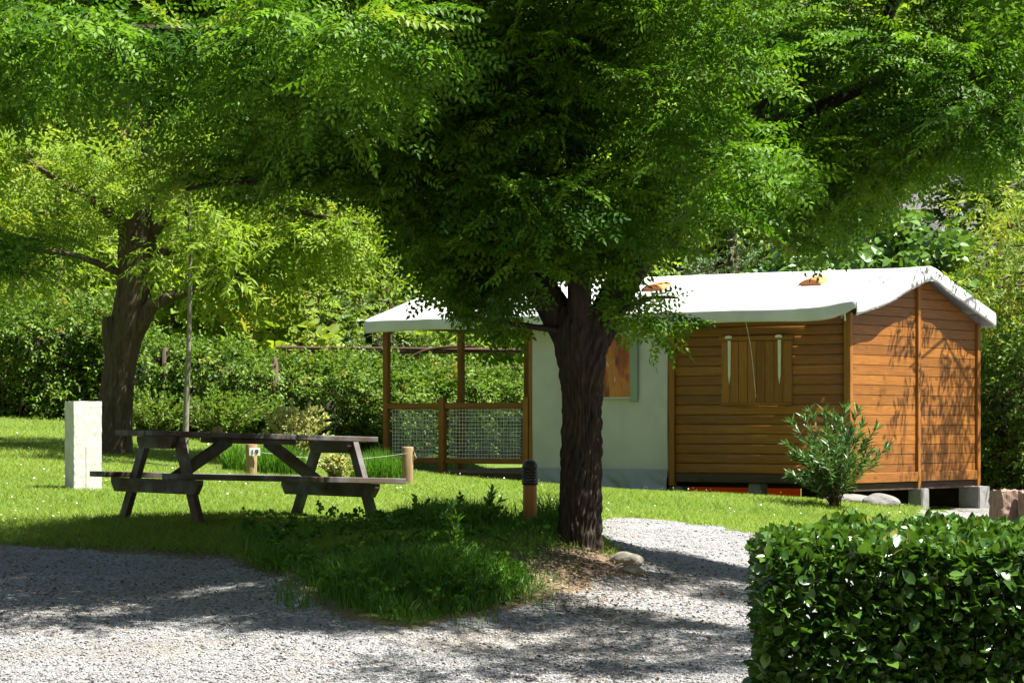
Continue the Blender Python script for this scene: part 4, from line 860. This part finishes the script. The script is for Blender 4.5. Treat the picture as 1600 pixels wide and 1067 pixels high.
# ------------------------------------------------------------------ near hedge (right foreground)
r = np.random.default_rng(77); hl = P(1192, 1000, 10.0); nb = np.array([hl[0], hl[1], gz(hl[0], hl[1])]); nh = empty('foreground_hedge', tuple(nb)); tag(nh, 'dense dark glossy leaved hedge filling the lower right foreground', 'hedge')
TOPZ = 1.035; sl = hl[0] / hl[1]
def ovate(L, W):
    V = np.array([(0, 0, 0), (.22 * L, .40 * W, .08 * W), (.5 * L, .5 * W, .10 * W), (.8 * L, .28 * W, .02 * W), (L, 0, -.12 * L), (.8 * L, -.28 * W, .02 * W), (.5 * L, -.5 * W, .10 * W), (.22 * L, -.40 * W, .08 * W), (.3 * L, 0, -.01 * L), (.65 * L, 0, -.03 * L)])
    return V, np.array([(0, 1, 8), (1, 2, 8), (2, 9, 8), (2, 3, 9), (3, 4, 9), (4, 5, 9), (5, 6, 9), (6, 8, 9), (6, 7, 8), (7, 0, 8)])
OV_T = [ovate(.050, .034), ovate(.046, .036), ovate(.056, .032)]
def hedge_pts(n, face, r):
    a, b, c = r.uniform(size=n), r.uniform(size=n), np.abs(r.normal(size=n))
    if face == 'front': x = a * 2.5; y = c * .06 - .02; z = b; o = np.array([0, -1, .25])
    elif face == 'top': x = a * 2.5; y = b * 1.15; z = 1 - c * .03; o = np.array([0, -.2, .9])
    elif face == 'left': x = c * .05 - .01; y = a * 1.15; z = b; o = np.array([-1, -.3, .2])
    else: x = a * 2.5; y = .08 + b * 1.0; z = r.uniform(.0, .95, n); o = np.array([0, -.4, .4])
    wz = .035 * wob(np.stack([x, y], -1), 7) + .02 * wob(np.stack([x, y], -1), 19, 8); wy = .03 * wob(np.stack([x, z], -1), 8, 4)
    yy = hl[1] + y + (wy if face != 'top' else 0); xx = hl[0] + x + sl * y + (.03 * wob(np.stack([y, z], -1), 9, 12) if face == 'left' else 0)
    H = TOPZ - nb[2] + wz; return np.stack([xx, yy, nb[2] + z * H], 1), o
P_, A_, B_ = [], [], []
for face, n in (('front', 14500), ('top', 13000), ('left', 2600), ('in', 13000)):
    p_, o_ = hedge_pts(n, face, r); P_.append(p_); B_.append(np.full(n, .62 if face == 'top' else .36)); A_.append(o_ + r.normal(size=(n, 3)) * .75 + np.array([0, 0, -.15]))  # top leaves paler: newer growth, plus sunlight put into their tint
Pn, An = np.concatenate(P_), np.concatenate(A_)
def leaf_scatter(pos, ax, out, r, tm):    # leaves that face outward/upward
    n = len(pos); ax = unit(ax); up = out + r.normal(size=(n, 3)) * .5; sd = unit(np.cross(up, ax)); up = np.cross(ax, sd); return ax, sd, up
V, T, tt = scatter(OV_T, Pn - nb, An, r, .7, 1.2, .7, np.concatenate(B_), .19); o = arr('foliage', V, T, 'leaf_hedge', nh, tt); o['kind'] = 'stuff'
lms = []
for k, (Vl, Tl) in enumerate(OV_T):
    for j, tn in enumerate((.2, .5, .75, .97)): me = raw_mesh('leaf', Vl, Tl, np.full(len(Vl), tn)); me.materials.append(MATS['leaf_hedge']); lms.append(me)
for k in range(300):
    face = 'front' if k < 170 else 'top' if k < 270 else 'left'
    p_, o_ = hedge_pts(1, face, r)
    while p_[0, 0] > 2.0: p_, o_ = hedge_pts(1, face, r)
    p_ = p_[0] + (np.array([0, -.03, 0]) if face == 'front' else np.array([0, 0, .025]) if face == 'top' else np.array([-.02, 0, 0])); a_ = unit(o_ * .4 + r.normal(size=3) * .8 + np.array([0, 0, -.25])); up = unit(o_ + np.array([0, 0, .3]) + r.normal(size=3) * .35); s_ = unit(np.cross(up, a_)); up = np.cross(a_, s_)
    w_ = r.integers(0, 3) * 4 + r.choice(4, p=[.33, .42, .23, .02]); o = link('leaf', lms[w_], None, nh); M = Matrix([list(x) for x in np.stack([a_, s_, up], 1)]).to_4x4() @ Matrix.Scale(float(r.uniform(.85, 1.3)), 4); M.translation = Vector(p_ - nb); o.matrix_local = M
parts = []
for k in range(240):
    x = r.uniform(.22, 2.4); y = r.uniform(.15, .9); b_ = np.array([hl[0] + x + sl * y, hl[1] + y, nb[2]]) - nb; parts.append(tube_arrays([b_, b_ + np.array([r.normal() * .06, r.normal() * .06, .5]), b_ + np.array([r.normal() * .12, r.normal() * .12, r.uniform(.75, 1.0)])], [.010, .007, .003], 4, False))
V, T = merge(parts); arr('stems', V, T, 'twig_bark', nh)

# ------------------------------------------------------------------ oleander, shrubs, grass clumps
def stems_plant(name, label, u, d, n, hmin, hmax, spread, leafL, leafW, per, mat, seed, cat='shrub', group=None, lo=.3, stemr=.008):
    r = np.random.default_rng(seed); X = (u - 800) / F * d; base = np.array([X, d, gz(X, d)]); root = empty(name, tuple(base)); tag(root, label, cat, group); sp_, pos, ax = [], [], []
    for k in range(n):
        a = r.uniform(0, 6.283); q = spread * math.sqrt(r.uniform()); h = r.uniform(hmin, hmax) * (1 - .35 * (q / spread) ** 2); tip = np.array([q * math.cos(a), q * math.sin(a), h]); mid = tip * np.array([.35, .35, .5]); c = spline([(r.normal() * .04, r.normal() * .04, -.05), mid, tip], 12)
        sp_.append(tube_arrays(c, np.linspace(stemr, stemr * .35, 12), 5, False)); f = lo + (1 - lo) * r.uniform(size=per) ** .7; i = f * 11; i0 = np.clip(i.astype(int), 0, 10); w = (i - i0)[:, None]; pos.append(c[i0] * (1 - w) + c[i0 + 1] * w)
        tg = unit(c[-1] - c[6]); dirs = unit(r.normal(size=(per, 3)) * np.array([1, 1, .4])); ax.append(dirs * .8 + tg * (.35 + .9 * f[:, None]))
    V, T = merge(sp_); arr('stems', V, T, 'twig_bark', root); tm = [blade_leaf(np.zeros(3), np.array([1, 0, -.1]), np.array([0, 0, 1.]), leafL, leafW) for _ in range(1)]
    V, T, tt = scatter(tm, np.concatenate(pos), np.concatenate(ax), r, .7, 1.2, .5); arr('foliage', V, T, mat, root, tt); return root
stems_plant('oleander', 'upright oleander bush with narrow leaves in front of the lodge corner', 1305, 36.2, 40, .50, 1.42, .74, .135, .025, 80, 'leaf_oleander', 81)
stems_plant('pale_shrub', 'cream flowering shrub whose reddish tips show above the table', 460, 36.5, 60, .55, .95, .48, .06, .026, 70, 'pale_shrub', 82, lo=.2)
stems_plant('pale_shrub', 'low variegated pale shrub seen between the right hand table legs', 525, 33.5, 40, .25, .46, .32, .05, .03, 50, 'pale_shrub', 83, lo=.1)
stems_plant('leafy_shrub', 'rounded green shrub at the foot of the hedge left of the cream shrub', 240, 42.2, 70, .5, .9, .8, .08, .03, 50, 'leaf_ivy', 84, lo=.1)
stems_plant('leafy_shrub', 'dark green shrub at the hedge foot right of the young tree', 350, 42, 80, .5, .85, .9, .08, .03, 50, 'leaf_ivy', 85, lo=.1)
def blades(pos, h, w, lean, r, seg=2, tintb=.5, tj=.25):     # curved grass blades
    n = len(pos); a = r.uniform(0, 6.283, n); d = np.stack([np.cos(a), np.sin(a), 0 * a], 1); sd_a = r.uniform(0, 6.283, n); sd = np.stack([np.cos(sd_a), np.sin(sd_a), 0 * a], 1); lv = []
    for k in range(seg + 1):
        f = k / seg; c = pos + np.array([0, 0, 1.]) * (h * (f - .25 * lean * f * f))[:, None] + d * (h * lean * f * f)[:, None]
        if k < seg: lv += [c - sd * (w * (1 - f * .6))[:, None] / 2, c + sd * (w * (1 - f * .6))[:, None] / 2]
        else: lv += [c]
    V = np.stack(lv, 1); m = V.shape[1]; t_ = []
    for k in range(seg - 1): t_ += [(2 * k, 2 * k + 1, 2 * k + 3), (2 * k, 2 * k + 3, 2 * k + 2)]
    t_.append((2 * seg - 2, 2 * seg - 1, 2 * seg)); T = (np.array(t_)[None] + (np.arange(n) * m)[:, None, None]).reshape(-1, 3); tint = np.clip(tintb + r.normal(size=n) * tj, 0, 1); return V.reshape(-1, 3), T, np.repeat(tint, m)
def clump(name, label, u, d, rx, ry, h, n, seed, mat='tuft', w=.010):
    r = np.random.default_rng(seed); X = (u - 800) / F * d; base = np.array([X, d, gz(X, d)]); a = r.uniform(0, 6.283, n); q = np.sqrt(r.uniform(size=n)); pos = np.stack([rx * q * np.cos(a), ry * q * np.sin(a), 0 * a - .02], 1)
    V, T, tt = blades(pos, h * r.uniform(.6, 1.05, n) * (1 - .3 * q * q), np.full(n, w), r.uniform(.05, .5, n), r, 3); o = arr(name, V, T, mat, None, tt); o.location = tuple(base); tag(o, label, 'grass clump', 'ornamental grass clumps')
clump('grass_clump', 'tall bright green grass tuft left of the rope post', 590, 34.5, .34, .3, .48, 1500, 91)
clump('grass_clump', 'green grass tuft just right of the post numbered 19', 432, 34.6, .36, .3, .50, 1500, 92)
clump('grass_clump', 'green grass tuft just left of the post numbered 19', 368, 34.8, .16, .25, .46, 800, 93)
# lawn grass
r = np.random.default_rng(55)
def lawn_pts(n, d0, d1, pw):
    d = d0 + (d1 - d0) * r.uniform(size=n) ** pw; u = r.uniform(-40, 1640, n); x = (u - 800) / F * d; return x, d
x, y = lawn_pts(330000, 20.5, 46.5, 1.5); k = inside(GREEN, x, y) & (r.uniform(size=len(x)) > soil_mask(x, y) * 1.1)
hx_ = (x - C0[0]); hy_ = (y - C0[1]); lx = hx_ * math.cos(AL) - hy_ * math.sin(AL); ly = hx_ * math.sin(AL) + hy_ * math.cos(AL); k &= ~((lx < -.05) & (lx > -LEN) & (ly > .1)); x, y = x[k], y[k]
hgt = (.045 + .03 * r.uniform(size=len(x))) * (1 + .35 * wob(np.stack([x, y], -1), 1.5)); V, T, tt = blades(np.stack([x, y, ground(x, y)], 1), hgt, np.full(len(x), .011), r.uniform(.4, 1.5, len(x)), r, 1, .5 + .12 * wob(np.stack([x, y], -1), .9), .22); tag(arr('lawn_grass', V, T, 'grass', None, tt), 'short bright green lawn grass around the table and the lodge', 'grass', None, 'stuff')
# tall weeds on the bank
n = 80000; u = r.uniform(380, 905, n); d = r.uniform(17.8, 22.6, n); x = (u - 800) / F * d; ed = edge_dist(GREEN[:22], x, d); ins = inside(GREEN, x, d); k = np.where(ins, r.uniform(size=n) < np.clip(ed / .35, .25, 1), (ed < .30) & (r.uniform(size=n) < .22 * np.clip(1 - ed / .3, 0, 1) * (wob(np.stack([x, d], -1), 6, 3) > .2))) & (r.uniform(size=n) > soil_mask(x, d) * .9) & (ed < 2.8); x, d, ed = x[k], d[k], ed[k]
pn = np.clip(.5 + .7 * wob(np.stack([x, d], -1), 2.3) + .3 * wob(np.stack([x, d], -1), 5, 9), .15, 1.5); k = r.uniform(size=len(x)) < pn * .9; x, d, pn = x[k], d[k], pn[k]
uu = x / d * F + 800; hh = (.065 + .21 * r.uniform(size=len(x)) ** 1.5 * pn) * (1 + .7 * np.exp(-((uu - 800) / 90) ** 2) * (d > 20.6)); V, T, tt = blades(np.stack([x, d, ground(x, d)], 1), hh, np.full(len(x), .010), r.uniform(.1, .8, len(x)), r, 3, .45, .25); tag(arr('bank_grass', V, T, 'weed', None, tt), 'long rough grass and weeds on the shaded bank below the table', 'grass', None, 'stuff')
n = 500; k = r.integers(0, len(x), n); pos = np.stack([x[k], d[k], ground(x[k], d[k]) + r.uniform(.02, .16, n)], 1); V, T, tt = scatter([twig_template(tr_, broad(.030, .020), .10, 7, .002) for _ in range(3)], pos, r.normal(size=(n, 3)) * np.array([1, 1, .3]) + np.array([0, 0, .5]), r, .8, 1.4, .5); tag(arr('bank_weeds', V, T, 'weed', None, tt), 'broad leaved weeds growing through the grass of the bank', 'weeds', None, 'stuff')
for (u, d, h, lab) in ((712, 19.9, .50, 'tall leafy weed rising from the bank left of the bollard lamp'), (762, 21.6, .36, 'leafy weed beside the bollard lamp on the bank top')): stems_plant('tall_weed', lab, u, d, 5, h * .7, h, .10, .09, .02, 26, 'weed', int(u), 'weed', lo=.1, stemr=.004)
# daisies
n = 900; xx, yy = lawn_pts(n * 2, 22, 41, 1.2); k = inside(GREEN, xx, yy) & (wob(np.stack([xx, yy], -1), 1.6, 7) > .1); xx, yy = xx[k], yy[k]; c6 = np.array([(math.cos(a), math.sin(a), 0) for a in np.arange(6) * math.pi / 3] + [(0, 0, .25)]) * .009
tl_ = r.normal(size=(len(xx), 2)) * .5; Vd = np.stack([xx, yy, ground(xx, yy) + .062 + .02 * r.uniform(size=len(xx))], 1)[:, None] + c6[None]; Vd[:, :, 2] += (c6[None, :, 0] * tl_[:, :1] + c6[None, :, 1] * (tl_[:, 1:] - .4)); T6 = np.array([(i, (i + 1) % 6, 6) for i in range(6)]); Td = (T6[None] + (np.arange(len(xx)) * 7)[:, None, None]).reshape(-1, 3); tag(arr('daisies', Vd.reshape(-1, 3), Td, 'petal_white'), 'tiny white daisies dotted over the lawn', 'flowers', None, 'stuff')
# gravel stones
n = 70000; d = 14.8 + 15 * r.uniform(size=n) ** 1.9; u = r.uniform(-40, 1300, n); x = (u - 800) / F * d; k = ~inside(GREEN, x, d) | (soil_mask(x, d) > .6) & (r.uniform(size=n) < .35); x, d = x[k], d[k]; n = len(x)
OC = np.array([(1, 0, 0), (-1, 0, 0), (0, 1, 0), (0, -1, 0), (0, 0, 1), (0, 0, -1)], float); OT = np.array([(0, 2, 4), (2, 1, 4), (1, 3, 4), (3, 0, 4), (2, 0, 5), (1, 2, 5), (3, 1, 5), (0, 3, 5)]); s_ = .0045 + .010 * r.uniform(size=n) ** 3; a = r.uniform(0, 6.283, n); R = np.stack([np.stack([np.cos(a), -np.sin(a), 0 * a], 1), np.stack([np.sin(a), np.cos(a), 0 * a], 1), np.stack([0 * a, 0 * a, 1 + 0 * a], 1)], 1)
W = (OC[None] * (s_[:, None] * r.uniform(.6, 1.3, (n, 3)) * np.array([1, 1, .6]))[:, None]) + r.normal(size=(n, 6, 3)) * s_[:, None, None] * .22; W = np.einsum('nij,nvj->nvi', R, W) + np.stack([x, d, ground(x, d) + micro(x, d) + s_ * .25], 1)[:, None]; T = (OT[None] + (np.arange(n) * 6)[:, None, None]).reshape(-1, 3); tt = np.repeat(np.clip(.5 + r.normal(size=n) * .25, 0, 1), 6); tag(arr('gravel_stones', W.reshape(-1, 3), T, 'stone_chip', None, tt), 'loose grey stone chips covering the drive', 'gravel', None, 'stuff')
# leaf litter
n = 4200; d = np.where(r.uniform(size=n) < .6, r.normal(20.3, 1.0, n), r.uniform(15.5, 22, n)); u = np.where(r.uniform(size=n) < .6, r.normal(900, 80, n), r.uniform(0, 1150, n)); x = (u - 800) / F * d; V, T, tt = scatter([blade_leaf(np.zeros(3), np.array([1, 0, 0.]), np.array([0, 0, 1.]), .04, .018)], np.stack([x, d, ground(x, d) + .02], 1), r.normal(size=(n, 3)) * np.array([1, 1, .15]), r, .5, 1.2, .3, np.full(n, .5), .3); tag(arr('leaf_litter', V, T, 'litter', None, tt), 'dry fallen leaflets scattered over soil and gravel', 'leaf litter', None, 'stuff')
